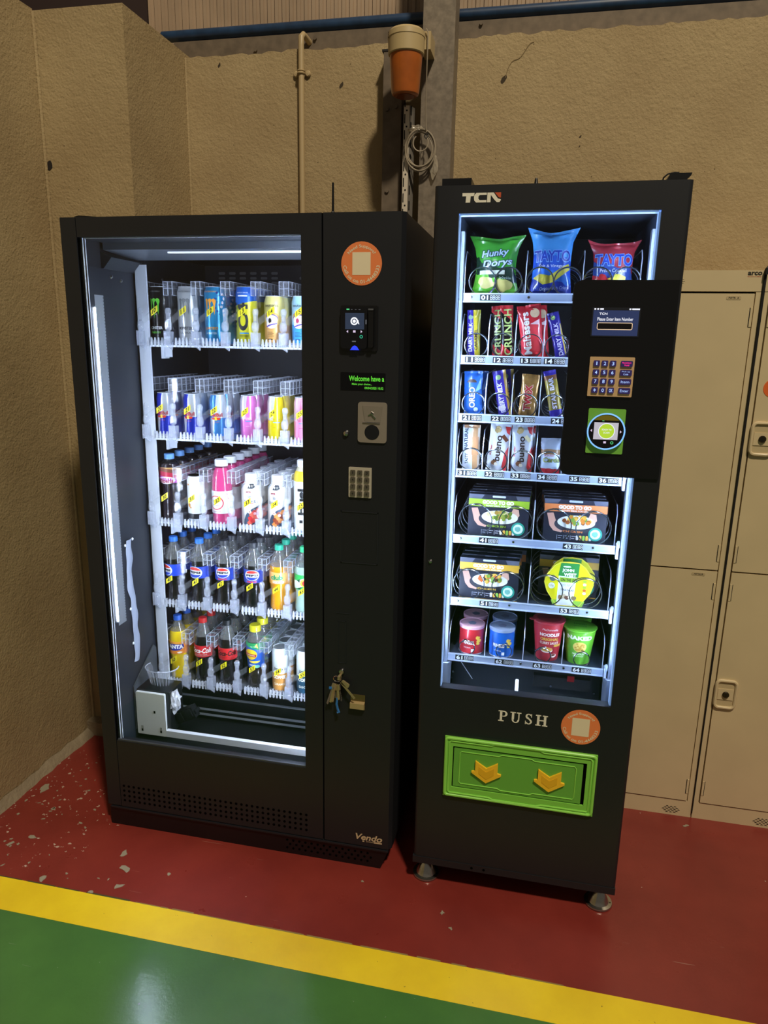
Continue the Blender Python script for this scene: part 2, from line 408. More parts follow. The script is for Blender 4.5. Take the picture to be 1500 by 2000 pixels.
# ragged upper edge of the render on the back wall
rd = random.Random(11)
top = [(-.075 + 3.275 * i / 130, 2.592 + .010 * (-.075 + 3.275 * i / 130) / 2 + rd.uniform(-.006, .004)) for i in range(131)]
wb = MB().prism([(-.075, 0), (3.2, 0)] + top[::-1], .93, 1.06).build('wall_back', M_WALL, kind='structure', label='cream rendered back wall behind the machines and lockers')
M_STEEL = mat('galvanised_steel', '#7d7263', .6, .25, var=(60, .22), bump=(220, .15, .001))
M_STEELD = mat('weathered_steel', '#6a5d4d', .65, .2, var=(30, .2))
MB().box(-.14, 3.2, .97, 1.09, 2.55, 2.661).build('sheeting_rail', M_STEELD, wb, label='grey steel rail along the top of the wall')
for x, z in ((.19, 2.615), (.42, 2.64), (1.02, 2.65)):
    MB().cyl((x, .972, z), (x, .962, z), .006, n=10).build('bolt', M_STEELD, wb)
for i, (x, z, s) in enumerate([(.53, 2.47, .012), (1.11, 2.46, .017), (.06, 2.56, .01), (1.38, 2.27, .006), (1.38, 2.24, .004)]):
    MB().prism(rot2(blob(x, z, s * .5, i + 20, 10, s), -.5, x, z)[0], .9296, .9306).build('plaster_chip', mat('crack_dark', '#3d3222', .9), wb)
MB().tube([(1.115 + .09 * t, .9297, 2.465 + .10 * t ** .6 + .008 * math.sin(9 * t)) for t in [i / 14 for i in range(15)]], .0016, 4).build('plaster_crack', mat('crack_line', '#7d6a48', .9), wb)
# corrugated cladding above
prof = []
x = -.31
while x < 3.2:
    prof += [(x, 1.10), (x + .010, 1.10), (x + .0125, 1.107), (x + .0245, 1.107), (x + .027, 1.10)]
    x += .0295
vs = [(a, b_, z) for z in (2.5, 3.6) for a, b_ in prof]
fs = [(i, i + 1, len(prof) + i + 1, len(prof) + i) for i in range(len(prof) - 1)]
M_CLAD = mat('cladding_paint', '#a08a72', .55, var=(6, .12))
MB().add(vs, fs).build('wall_cladding', M_CLAD, kind='structure', fix=False, label='pale corrugated cladding above the back wall')
MB().box(-1.2, -.3, 1.12, 1.16, 2.4, 3.6).box(-1.2, -1.16, -3.4, 1.16, 2.4, 3.6).build('gap_backing', mat('gap_dark_brown', '#2a1a16', .8), kind='structure', label='dark brown sheet added to fill the dark gap beyond the wall top')  # sheet added so the gap above the wall reads dark

# blue pipe, conduit
MB().tube([(-.2, 1.0, 2.692), (.85, 1.0, 2.692), (3.2, 1.0, 2.688)], .0195, 16).build('water_pipe', mat('blue_pipe_paint', '#1c3553', .4, var=(25, .25)), smooth=True,
    label='blue horizontal pipe running along the top of the wall', cat='pipe')
cd = thing('conduit', (.384, .915, .02), 'thin cream vertical conduit with elbow on the back wall', 'conduit')
M_COND = mat('cream_conduit_paint', '#b09a72', .45)
MB().tube([(.384, .912, .02), (.385, .912, 2.60), (.385, .914, 2.628), (.388, .928, 2.640), (.392, .945, 2.637), (.398, .972, 2.629)], .0105, 12).build('pipe', M_COND, cd, smooth=True)
cl = MB().tube([(.384 + .0125 * math.sin(a), .912 - .0125 * math.cos(a), 2.51) for a in [2 * PI * i / 20 for i in range(20)]], .0035, 6, True)
cl.tube([(.384 + .0125 * math.sin(a), .912 - .0125 * math.cos(a), 2.518) for a in [2 * PI * i / 20 for i in range(20)]], .0025, 6, True).build('clamp', M_COND, cd, smooth=True)
for s in (-1, 1):
    MB().lathe([(.003, 0), (.010, .001), (.011, .006), (.008, .010), (.0, .011)], 14).rot(Matrix.Translation((.384 + s * .022, .9295, 2.512)) @ Matrix.Rotation(PI / 2, 4, 'X')).build('clamp_screw', M_COND, cd, smooth=True)

# ------------------------------------------------------------------ steel column with slotted angle
cs = thing('steel_column', (.85, .87, 0), 'grey galvanised steel column standing against the back wall', 'column')
MB().box(.840, .948, .83, .842, 0, 3.6).build('front_flange', M_STEEL, cs)
MB().box(.936, .948, .842, .93, 0, 3.6).build('side_plate', M_STEEL, cs)
MB().box(.840, .846, .842, .93, 0, 3.6).build('web', mat('recess_shade_steel', '#2b241e', .7), cs)  # web coloured dark to paint in the shade of the column recess
MB().box(.70, .766, .862, .93, 0, 2.545).build('rear_flange', M_STEELD, cs)
MB().box(.694, .768, .86, .93, 2.545, 2.552).build('cap_plate', mat('black_cap', '#191512', .8), cs)
for x, z in ((.7153, 2.3647), (.7462, 2.3715), (.72, 2.10)):
    MB().cyl((x, .864, z), (x, .856, z), .007, n=12).build('bolt', M_STEELD, cs)
sa = thing('slotted_angle', (.79, .80, 0), 'perforated pale slotted steel angle bolted upright beside the column', 'angle bar')
M_SLOT = mat('pale_slotted_steel', '#d6cbb8', .5, .3); M_HOLE = mat('slot_black', '#0c0a08', .9)
MB().box(.784, .8035, .815, .818, 0, 2.36).build('front_leg', M_SLOT, sa)
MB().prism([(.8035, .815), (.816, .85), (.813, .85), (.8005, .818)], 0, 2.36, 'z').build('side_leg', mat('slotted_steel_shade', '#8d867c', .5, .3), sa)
z = 1.9
while z < 2.36:
    MB().prism(rrect(.786, .7895, z, z + .030, .0017, 3), .8143, .8153).build('slot', M_HOLE, sa)
    MB().prism(disc(.7945, z - .010, .003, 10)[0], .8143, .8153).build('round_hole', M_HOLE, sa)
    MB().prism([(a, b_) for a, b_ in rrect(.8063, .8093, z - .022, z + .006, .0014, 3)], .8215, .829).build('side_slot', M_HOLE, sa)
    z += .0505
# amber beacon
bc = thing('warning_beacon', (.806, .72, 2.353), 'amber warning beacon with cream base hanging from the column', 'beacon')
M_CREAM = mat('cream_plastic', '#b5a074', .45)
MB().lathe([(.0, .196), (.052, .196), (.060, .188), (.061, .173), (.0595, .171), (.0585, .127), (.056, .124), (.03, .124)], 36, (.806, .72, 2.353)).build('base', M_CREAM, bc, smooth=True)
MB().lathe([(.0, .005), (.036, .006), (.0435, .010), (.0455, .017), (.0535, .124), (.050, .1245)], 36, (.806, .72, 2.353)).build('amber_dome', mat('amber_lens', '#a4561c', .3, coat=.3, var=(20, .15)), bc, smooth=True)
MB().lathe([(.030, .0055), (.030, .0035), (.0, .0032)], 28, (.806, .72, 2.353)).build('dome_end', mat('amber_lens_end', '#7d3c14', .3), bc, smooth=True)
MB().box(.85, .882, .74, .83, 2.50, 2.552).box(.806, .85, .77, .82, 2.505, 2.55).build('bracket', M_CREAM, bc)
for k in range(3): MB().box(.752, .758, .690, .70, 2.522 + .007 * k, 2.525 + .007 * k).build('vent_slot', M_HOLE, bc)
# coiled cable
cc_ = thing('coiled_cable', (.85, .79, 2.15), 'grey cable coiled and tied hanging below the beacon', 'cable')
M_CABLE = mat('grey_cable', '#9b8f7b', .5)
pts = []
for i in range(6 * 36 + 1):
    a = 2 * PI * i / 36; k = i // 36; rr_ = .052 - .0035 * (k % 3) + .0012 * math.sin(3.1 * k)
    pts.append((.846 + rr_ * math.sin(a) + .004 * math.sin(k * 2.2), .800 + .004 * (k % 3) - .002 * math.cos(a), 2.222 + rr_ * 1.12 * math.cos(a) - .0045 * k * (.5 - .5 * math.cos(a))))
MB().tube(pts, .0024, 6).build('coil', M_CABLE, cc_, smooth=True)
MB().tube([(.853 + .026 * math.sin(a) - .004, .792, 2.235 + .026 * math.cos(a)) for a in [2 * PI * (.15 + .75 * i / 26) for i in range(27)]], .0024, 6).build('inner_loop', M_CABLE, cc_, smooth=True)
MB().tube([(.868, .732, 2.556), (.874, .731, 2.545), (.874, .732, 2.50), (.870, .75, 2.42), (.865, .785, 2.33), (.868, .794, 2.268)], .002, 6).build('lead', M_CABLE, cc_, smooth=True)
MB().tube([(.868, .797, 2.268), (.874, .792, 2.258), (.868, .788, 2.246), (.861, .792, 2.256)], .0022, 5, True).build('tie', mat('black_rubber', '#0c0c0e', .6), cc_)
def crumple(name, cx, cy, cz, sx, sy, sz, seed, m, parent, n=3):
    bm = bmesh.new(); bmesh.ops.create_icosphere(bm, subdivisions=n, radius=1)
    for v in bm.verts:
        k = 1 + .55 * noise.noise(v.co * 1.6 + Vector((seed, 0, 0))) + .3 * noise.noise(v.co * 4 + Vector((0, seed, 0)))
        v.co = Vector((cx + v.co.x * sx * k, cy + v.co.y * sy * k, cz + v.co.z * sz * k))
    b = MB(); bm.verts.index_update(); b.add([v.co for v in bm.verts], [tuple(v.index for v in f.verts) for f in bm.faces]); bm.free()
    return b.build(name, m, parent)
M_FILM = clear('crinkled_film', '#efe9dc', .35, '#cfc6b4', .2)
crumple('plastic_bag', .828, .81, 2.285, .022, .008, .012, 2, M_FILM, cc_)
crumple('tape_scrap', .893, .818, 2.165, .012, .004, .035, 5, M_FILM, cc_)

# ------------------------------------------------------------------ lockers
M_LOCK = mat('beige_locker_paint', '#d0bc94', .42, var=(5, .05)); M_GAP = mat('gap_black', '#0b0806', .9)
M_LOCKT = mat('locker_print_black', '#15120f', .6)
def locker(x0, x1, hinge_right, label):
    t = thing('steel_locker', ((x0 + x1) / 2, .7, 0), label, 'locker', 'beige lockers along the back wall')
    W = .016
    MB().box(x0, x1, .52, .925, 0, 1.793).build('body', M_LOCK, t)
    MB().box(x0 + .008, x1 - .008, .512, .52, .055, 1.74).build('shadow_gap', M_GAP, t)
    b = MB().box(x0, x0 + W, .49, .52, .0, 1.733).box(x1 - W, x1, .49, .52, 0, 1.733).box(x0 + W, x1 - W, .49, .52, 0, .0605)
    b.build('frame', M_LOCK, t)
    MB().box(x0, x1, .49, .52, 1.7345, 1.793).build('top_panel', M_LOCK, t)
    dx0, dx1 = x0 + W + .0035, x1 - W - .0035
    for z0, z1 in ((.0645, .8885), (.8935, 1.7285)):
        d = MB().rbox(dx0, dx1, .487, .512, z0, z1, .002, 2).build('door', M_LOCK, t)
        hx = (dx1 if hinge_right else dx0)
        for zc in (z0 + .055, z1 - .066):
            s = -1 if hinge_right else 1
            MB().box(min(hx, hx + s * .0065), max(hx, hx + s * .0065), .4855, .4885, zc - .027, zc + .027).build('hinge', M_LOCK, d)
            MB().box(min(hx + s * .0065, hx + s * .0085), max(hx + s * .0065, hx + s * .0085), .4860, .4885, zc - .027, zc + .027).build('hinge_gap', M_GAP, d)
        if not hinge_right:
            hz = z0 + (z1 - z0) * (.497 if z0 > .5 else .497)
            hz = 1.312 if z0 > .5 else .475
            hx = dx0 + .031
            pts = rrect(hx - .030, hx + .030, hz - .047, hz + .047, .013, 5)
            MB().tube([(a, .484, c) for a, c in pts], .0055, 8, True).build('handle_rim', M_LOCK, d, smooth=True)
            MB().rbox(hx - .028, hx + .028, .4845, .4875, hz - .045, hz + .045, .011, 5).build('handle_plate', mat('locker_plate', '#c2ae86', .4), d)
            MB().box(hx - .024, hx + .024, .4825, .4848, hz - .019, hz + .019).build('lock_boss', M_LOCK, d)
            MB().lathe([(.0, .006), (.009, .006), (.0105, .004), (.0105, 0)], 20).rot(Matrix.Translation((hx, .4828, hz)) @ Matrix.Rotation(PI / 2, 4, 'X')).build('lock_cylinder', mat('lock_metal', '#4b4238', .3, .9), d, smooth=True)
            MB().box(hx - .0012, hx + .0012, .4762, .4772, hz - .005, hz + .004).build('keyhole', M_GAP, d)
        else:
            nx = dx1 - .055; MB().rbox(nx - .020, nx + .020, .4862, .4872, z1 - .017, z1 - .007, .003, 3).build('name_plate', mat('name_plate_beige', '#bda982', .5), d)
            flat('name_print', text('POTR  A' if z0 > .5 else 'ARTHUR', nx, z1 - .012, .028, .005, .01), .4858, M_LOCKT, d)
    cx = x1 - .066 if hinge_right else x0 + .222
    for row, cnt in ((-2, 3), (-1, 4), (0, 5), (1, 4), (2, 3)):
        for k in range(cnt):
            xx = cx + (k - (cnt - 1) / 2) * .0125
            MB().prism([(xx - .005, .022 + row * .0055 - .0012), (xx + .005, .022 + row * .0055 - .0012), (xx, .022 + row * .0055 + .0018)], .4893, .4903).build('vent_slit', M_GAP, t)
    return t
l1 = locker(1.606, 1.9075, True, 'beige steel locker beside the snack machine, two doors hinged right')
l2 = locker(1.9105, 2.212, False, 'beige steel locker with recessed lock handles at the right edge')
for k in range(3): MB().prism([(1.684, 1.757 + .005 * k), (1.696 - .003 * abs(k - 1), 1.7575 + .005 * k), (1.684, 1.758 + .005 * k)], .4893, .4903).build('vent_slit', M_GAP, l1)
flat('maker_name', text('arco', 1.882, 1.784, .038, .0095, .03), .4893, M_LOCKT, l1)
flat('maker_strapline', text('Experts in Safety', 1.8815, 1.7755, .036, .0025, .02), .4893, mat('print_red', '#b3341c', .6), l1)
MB().prism(disc(1.972, 1.462, .027)[0], .4862, .4872).build('round_sticker', mat('sticker_orange', '#e2682b', .45), l2)
MB().prism([(1.9079, .02), (1.9101, .02), (1.9128, 1.797), (1.9062, 1.797)], .4835, .4893).build('dark_gap_strip', M_GAP, l1)  # black strip painting in the shade of the gap between the lockers
MB().tube([(1.9095, .478, 1.78), (1.9095, .478, 1.797), (1.915, .484, 1.803), (1.96, .50, 1.8005), (2.2, .52, 1.8)], .0045, 6).build('black_strap', mat('strap_black', '#141414', .6), label='black strap lying over the top edge of the lockers', cat='strap', smooth=True)

# ------------------------------------------------------------------ drinks machine (left)
M_BLK = mat('black_powder_coat', '#17191f', .48, bump=(900, .05, .0004)); M_BLK2 = mat('black_satin', '#0d0e11', .35)
M_IN = mat('dark_liner', '#1b2029', .4); M_INB = mat('liner_back', '#3c3e46', .5); M_DARK = mat('recess_black', '#020202', .9, spec=.05)
M_LG = mat('light_grey_steel', '#c3c9d6', .45); M_CHR = mat('chrome', '#c9c9c9', .14, 1); M_ALU = mat('brushed_aluminium', '#9a9590', .38, .85)
M_WHT = mat('white_plastic', '#dfe3ea', .45)
M_GLASS = clear('window_glass', '#f4f8fa', .0, '#ffffff', .02, 1.35, .8)
M_LEDW = mat('led_white', '#ffffff', .5, emit='#e3ecff', es=235 * LED)
V = thing('drinks_vending_machine', (.477, .43, 0), 'black drinks vending machine with lit glass front and bunch of keys in lock', 'vending machine')
b = MB().box(0, .05, .03, .79, .07, 1.885).box(.70, .954, .03, .79, .07, 1.885).box(.05, .70, .745, .79, .07, 1.885).box(.05, .70, .03, .745, 1.838, 1.885).box(.05, .70, .03, .745, .07, .262)
b.build('cabinet', M_BLK, V)
MB().rbox(0, .0465, 0, .028, .075, 1.8865, .002, 2).build('door_side_strip', M_BLK, V)
MB().box(.0487, .739, 0, .028, 1.836, 1.8865).build('door_top_rail', M_BLK, V)
MB().box(.6845, .739, 0, .028, .0745, 1.836).build('door_stile', M_BLK, V)
lp = MB().box(.0487, .6845, 0, .028, .0745, .3142).build('lower_panel', M_BLK, V)
MB().box(.0465, .0487, .004, .028, .075, 1.8865).box(.739, .7435, .006, .028, .075, 1.8865).build('panel_groove', M_DARK, V)
pb = MB()
for r in range(4):
    for c_ in range(36):
        x = .062 + .0178 * c_; z = .098 + .0178 * r
        pb.prism(disc(x, z, .0044, 8)[0], -.0006, .0004)
pb.build('perforation', M_DARK, lp, kind='stuff')
cp = MB().prism([(.7435, 0), (.944, 0), (.954, .012), (.954, .03), (.7435, .03)], .0745, 1.8865, 'z').build('control_panel', M_BLK, V)
bs = MB().prism([(.004, 0), (.92, 0), (.943, .064), (.004, .064)], .004, .76).build('kick_plate', M_BLK2, V)
MB().box(.01, .945, -.003, .012, .066, .0715).build('bottom_lip', M_BLK, V)
pb = MB()
for r in range(3):
    for c_ in range(14): pb.prism(disc(.62 + .02 * c_ + .01 * (r % 2), .02 + .014 * r, .004, 6)[0], .0033, .0043)
pb.build('perforation', M_DARK, bs, kind='stuff')
MB().prism([(.0, 1.8875), (.004, 1.898), (.018, 1.901), (.13, 1.8925), (.26, 1.888)], .06, .77).build('roof_cover', M_BLK2, V)
MB().tube([(.7545, .05, 1.885), (.7545, .05, 1.965)], lambda t: .0035 if t < .5 else .0028, 8).lathe([(.006, 0), (.006, .006), (.004, .012)], 12, (.7545, .05, 1.885)).build('antenna', M_BLK2, V)
MB().box(.0515, .6845, .008, .012, .3145, 1.836).build('window_pane', M_GLASS, V)
MB().box(.0535, .0555, .013, .017, .3145, 1.836).box(.0585, .0600, .018, .021, .3145, 1.836).box(.06, .6845, .013, .016, 1.8335, 1.836).build('pane_edge_trim', M_LG, V)
MB().box(.0515, .6845, .002, .008, .3145, .3195).build('sill_seal', mat('seal_grey', '#3a3f47', .4), V)
# lift shaft and liner inside
MB().box(.05, .055, .028, .262, .262, 1.765).build('liner_side', M_IN, V)
MB().box(.0555, .0563, .044, .0490, .705, 1.655).build('led_strip', M_LEDW, V, label='bright white vertical light strip')
lpan = MB().box(.0551, .0557, .049, .092, .69, 1.69).build('led_reflector', mat('reflector_grey', '#9aa0a8', .35, .6), V)
rb = MB()
for k in range(110): rb.box(.0557, .0562, .0885, .0915, .70 + .009 * k, .704 + .009 * k)
rb.build('reflector_teeth', mat('tooth_grey', '#5d6168', .4), lpan, kind='stuff')
MB().prism([(.05, 1.765), (.058, 1.765), (.085, 1.795), (.05, 1.812)], .10, .262).build('duct_cap', M_IN, V)
MB().box(.05, .0635, .262, .745, .262, 1.838).build('liner_left', M_IN, V)
MB().box(.0635, .1, .255, .262, .30, 1.79).build('liner_edge', M_LG, V, label='upright edge of the cooled compartment, LED light painted in as pale grey')  # pale colour stands in for LED light falling on the dark liner
MB().box(.0635, .70, .737, .745, .262, 1.838).build('liner_back', M_INB, V)
MB().box(.692, .70, .03, .745, .262, 1.838).build('liner_right', mat('liner_grey', '#6f747f', .5), V)
MB().box(.688, .6915, .035, .045, .38, 1.78).build('led_strip', M_LEDW, V)
MB().box(.06, .692, .03, .737, 1.834, 1.838).build('liner_top', M_IN, V)
MB().box(.26, .692, .10, .108, 1.805, 1.809).build('top_light_bar', mat('led_soft', '#ffffff', .5, emit='#dfe8ff', es=.9 * LED), V)
MB().prism([(.10, 1.834), (.30, 1.834), (.26, 1.803), (.10, 1.815)], .06, .692, 'x').build('top_light_hood', mat('hood_grey', '#4c525d', .4), V)
for k in range(6):
    for r in range(2 if k not in (5,) else 3):
        MB().prism(rrect(.118 + .041 * k, .143 + .041 * k, 1.803 - .017 * r, 1.812 - .017 * r, .004, 3), .7355, .7365).build('air_slot', mat('slot_grey', '#80838a', .5), V)
for k in range(3):
    MB().prism(rrect(.43 + .041 * k, .455 + .041 * k, 1.803 - .017, 1.812 - .017, .004, 3), .7355, .7365).build('air_slot', MATS['slot_grey'], V)
for y, z in ((.14, 1.745), (.19, 1.738)):
    MB().lathe([(.0, .003), (.005, .002), (.006, 0)], 12).rot(Matrix.Translation((.055, y, z)) @ Matrix.Rotation(PI / 2, 4, 'Y')).build('liner_screw', M_CHR, V, smooth=True)
for y, z in ((.30, 1.80), (.31, 1.765), (.42, 1.76), (.33, 1.735)):
    MB().lathe([(.0, .003), (.004, .002), (.005, 0)], 10).rot(Matrix.Translation((.0635, y, z)) @ Matrix.Rotation(PI / 2, 4, 'Y')).build('liner_screw', M_CHR, V, smooth=True)
# wrapped paper roll in a sleeve on the liner
vs = []; fs = []
n = 30
for i in range(n + 1):
    z = .535 + .415 * i / n; wv = .006 * math.sin(i * .55) + .004 * math.sin(i * 1.3)
    for k in range(5): vs.append((.0575 + .005 * math.sin(PI * k / 4) + .0015 * math.sin(i * .9 + k), .116 + .008 * math.sin(i * .21) + .032 * k / 4 + wv * .5, z))
for i in range(n):
    for k in range(4): fs.append((i * 5 + k, i * 5 + k + 1, i * 5 + k + 6, i * 5 + k + 5))
MB().add(vs, fs).build('paper_sleeve', mat('white_paper', '#8d95a8', .6), V, smooth=True, fix=False)
for y, z in ((.112, .935), (.155, .945), (.118, .72), (.12, .60)):
    MB().lathe([(.0, .003), (.004, .002), (.005, 0)], 10).rot(Matrix.Translation((.056, y, z)) @ Matrix.Rotation(PI / 2, 4, 'Y')).build('liner_screw', M_WHT, V, smooth=True)
# lift carriage at the bottom
lc = MB().prism([(.10, .30), (.10, .455), (.235, .545), (.25, .53), (.25, .30)], .0565, .060, 'x').build('lift_bracket', mat('lift_grey', '#3b4046', .45), V)
MB().box(.0565, .178, .115, .20, .29, .44).build('lift_carriage', M_BLK2, V)
pl = MB().rbox(.065, .168, .098, .105, .287, .438, .004, 3).build('lift_cover', mat('cover_white', '#c9cbc6', .5), V, label='white plastic cover plate of the lift')
MB().rbox(.061, .165, .105, .113, .289, .436, .004, 3).build('lift_cover_back', M_WHT, V)
for x, z in ((.130, .372), (.082, .302), (.150, .303)): MB().box(x - .003, x + .003, .0972, .0985, z - .004, z + .004).build('cover_hole', M_DARK, pl)
for x in (.0795, .1475):
    MB().box(x, x + .001, .0974, .0985, .303, .318).box(x + .004, x + .005, .0974, .0985, .303, .318).build('cover_slit', M_DARK, pl)
M_CLR = clear('clear_plastic', '#ffffff', .04, '#e8efff', .1, 1.5)
M_CLRB = sparkle(clear('milky_clear_plastic', '#ffffff', .26, '#e6edff', .06, 1.55))
M_EDGE = clear('plastic_edge', '#ffffff', .34, '#e6edff', .1, 1.5)
cup = MB()
prof = [(.030, 0), (.036, .045), (.040, .05)]
n = 20
vs = []; fs = []
for j, (r, z) in enumerate(prof + [(.0375, .05), (.034, .045), (.028, .003)]):
    for i in range(n + 1):
        a = -PI * .62 + PI * 1.24 * i / n
        vs.append((.128 + r * 1.35 * math.sin(a), .165 - r * 1.1 * math.cos(a), .452 + z))
for j in range(5):
    for i in range(n): fs.append((j * (n + 1) + i, j * (n + 1) + i + 1, (j + 1) * (n + 1) + i + 1, (j + 1) * (n + 1) + i))
cup.add(vs, fs).build('lift_cup', M_CLR, V, smooth=True)
for k in range(9):
    a = -.9 + 1.8 * k / 8
    MB().tube([(.128 + .042 * math.sin(a), .165 - .034 * math.cos(a), .45), (.128 + .052 * math.sin(a), .165 - .042 * math.cos(a), .50)], .0012, 4).build('cup_rib', M_CLRB, V)
MB().tube([(.128 + .056 * math.sin(a), .165 - .045 * math.cos(a), .504) for a in [-PI * .62 + PI * 1.24 * i / 24 for i in range(25)]], .0022, 6).build('cup_rim', M_CLRB, V)
crumple('film_wrap', .185, .135, .40, .020, .018, .034, 8, clear('film_white', '#ffffff', .55, '#f2f5ff', .25, 1.4), V)
mo = MB().box(-.036, .036, -.015, .015, -.020, .020).box(-.042, .042, -.010, .018, -.008, .004).box(-.028, -.008, -.019, -.012, -.016, .016).box(.004, .03, -.019, -.012, -.012, .016)
mo.rot(Matrix.Translation((.212, .16, .345)) @ Matrix.Rotation(-.45, 4, 'Y'))
mo.build('lift_motor', M_BLK2, V)
for x, z in ((.17, .302), (.067, .36), (.067, .335), (.072, .295)):
    MB().cyl((x, .112, z), (x, .104, z), .006, .005, 12).build('lift_bolt', M_CHR, V)
MB().box(.190, .690, .06, .075, .313, .3345).build('lift_guide', mat('guide_white', '#c8cdd6', .4), V, label='white horizontal guide rail at the bottom of the window')
MB().box(.1, .690, .30, .31, .262, .40).build('sump_front', M_BLK2, V)
for z, y in ((.345, .285), (.303, .275), (.286, .27)):
    MB().box(.12, .690, y - .012, y, z, z + .0022).build('sump_rail', mat('rail_edge_grey', '#8b9096', .35, .7), V)
MB().cyl((.64, .262, .297), (.64, .256, .297), .005, n=10).build('liner_screw', M_CHR, V)
MB().box(.055, .69, .02, .30, .262, .268).build('sump_floor', M_BLK2, V)

# ---- control panel details (front plane y = 0)
def support_sticker(cx, cz, r, y, parent, sy=1.0):
    st = MB().prism(disc(cx, cz, r, 40)[0], y - .0008, y).build('support_sticker', mat('sticker_orange_paper', '#f0854c', .55), parent, label='round orange support sticker')
    yy = y - .0011; M_ST = mat('sticker_cream', '#ecdcbb', .6); k = r / .0525
    flat('sticker_text', on_arc(text('Need Support?', 0, 0, .078 * k, .0095 * k, .02), cx, cz, .0405 * k, True), yy, M_ST, st)
    flat('sticker_text', on_arc(text('Call us on 01-4448233', 0, 0, .128 * k, .0088 * k, .02), cx, cz, .0435 * k, False), yy, M_ST, st)
    flat('sticker_square', rect(cx - .0235 * k, cx + .0235 * k, cz - .027 * k, cz + .027 * k), yy, M_ST, st)
support_sticker(.8435, 1.765, .0525, 0, V)
def E_(name, c, s): return mat('lit_' + name, '#050505', .4, emit=c, es=s)
rd_ = MB().rbox(.791, .888, -.004, 0, 1.551, 1.664, .004, 3).build('card_reader', M_BLK2, V, label='black card reader with small screen')
MB().rbox(.7925, .862, -.010, -.004, 1.557, 1.659, .008, 4).build('reader_face', mat('gloss_black', '#08080a', .12, coat=.5), rd_)
MB().rbox(.866, .879, -.014, -.004, 1.560, 1.658, .004, 3).build('card_slot', M_BLK2, rd_)
MB().box(.866, .879, -.016, -.012, 1.652, 1.656).build('slot_lip', mat('dim_grey', '#5a5c62', .3), rd_)
flat('reader_screen', rect(.8045, .8545, 1.605, 1.6455), -.0104, E_('screen', '#3c4a63', .55), rd_)
flat('contactless_mark', join2(ring(.8285, 1.625, .0062, .0098, 24), disc(.8285, 1.625, .0042, 16), poly((.834, 1.622), (.842, 1.617), (.839, 1.6285))), -.0108, E_('white', '#f4f6ff', 1.1), rd_)
flat('reader_leds', join2(rect(.808, .8155, 1.6525, 1.6555)), -.0104, E_('green', '#59e08a', 1.0), rd_)
flat('reader_marks', join2(rect(.8195, .8235, 1.653, 1.6543), rect(.830, .834, 1.653, 1.6543), rect(.8395, .8445, 1.653, 1.6543), rect(.823, .833, 1.5735, 1.5765), rect(.858, .8605, 1.618, 1.629)), -.0104, E_('grey', '#8d8f96', .5), rd_)
flat('reader_arrows', join2(poly((.808, 1.5995), (.8125, 1.596), (.8125, 1.603)), rect(.8255, .832, 1.597, 1.6025), poly((.850, 1.5995), (.8455, 1.596), (.8455, 1.603))), -.0104, E_('pink', '#e9d3f2', .9), rd_)
flat('reader_ring', ring(.847, 1.587, .0025, .0042, 18), -.0104, E_('teal', '#37c79a', .9), rd_)
flat('reader_glow', poly((.818, 1.5535), (.842, 1.5535), (.836, 1.562), (.830, 1.565), (.824, 1.562)), -.0104, E_('blue', '#2d43ff', 1.2), rd_)
dp = MB().rbox(.790, .910, -.0008, .0, 1.450, 1.4965, .002, 2).build('display_window', mat('display_black', '#050507', .15), V, label='black display with green dot text')
E_('lime', '#62d83a', 1.0)
flat('display_text', text('Welcome have a', .860, 1.4815, .094, .0135, .02), -.0012, MATS['lit_lime'], dp)
flat('display_text', text('Make your choice...', .848, 1.4665, .054, .0062, .02), -.0012, MATS['lit_lime'], dp)
flat('display_text', text('09/04/2025 10:32', .880, 1.4575, .050, .0062, .02), -.0012, MATS['lit_lime'], dp)
cn = MB().rbox(.8385, .9165, -.004, 0, 1.3155, 1.4215, .008, 4).build('coin_plate', mat('satin_nickel', '#a89d92', .4, .5), V, label='satin metal coin entry plate with round black opening')
MB().prism(disc(.877, 1.343, .0198, 28)[0], -.0046, -.0038).build('coin_opening', mat('opening_navy', '#0b0d16', .5), cn)
MB().prism([(.851, 1.412), (.905, 1.412), (.899, 1.370), (.858, 1.370)], -.0052, -.004).build('plate_relief', mat('satin_nickel_b', '#a0968b', .42, .5), cn)
MB().tube([(.868, -.006, 1.388), (.876, -.007, 1.392), (.886, -.006, 1.380)], .002, 6).tube([(.871, -.006, 1.390), (.876, -.007, 1.397), (.882, -.006, 1.393)], .0015, 6).tube([(.852, -.006, 1.369), (.899, -.006, 1.368)], .001, 5).build('plate_emblem', M_CHR, cn, smooth=True)
MB().lathe([(.0, .007), (.006, .006), (.0085, .003), (.009, 0)], 20).rot(Matrix.Translation((.806, 0, 1.337)) @ Matrix.Rotation(PI / 2, 4, 'X')).build('lock_knob', M_CHR, V, smooth=True)
kp = MB().rbox(.8145, .8775, -.004, 0, 1.165, 1.2475, .002, 2).build('keypad', mat('keypad_metal', '#cfc6b4', .4, .3), V, label='pale metal keypad with twelve keys')
for r in range(4):
    for c_ in range(3):
        x = .8265 + .0193 * c_; z = 1.2335 - .0192 * r
        kb = MB().rbox(x - .0068, x + .0068, -.007, -.004, z - .0068, z + .0068, .002, 3).build('key', mat('key_metal', '#8f8679', .3, .8), kp)
        flat('key_legend', text('123456789*0#'[r * 3 + c_], x, z, .0048 if r + c_ else .0022, .0072, .01), -.0074, mat('legend_black', '#1c1814', .6), kp)
fr = MB()
for x0, x1, z0, z1 in ((.792, .897, .977, .9795), (.792, .897, 1.1225, 1.125), (.792, .7945, .977, 1.125), (.8945, .897, .977, 1.125)): fr.box(x0, x1, -.0015, 0, z0, z1)
fr.build('blank_recess_frame', mat('black_edge', '#24262c', .35), V)
fr = MB()
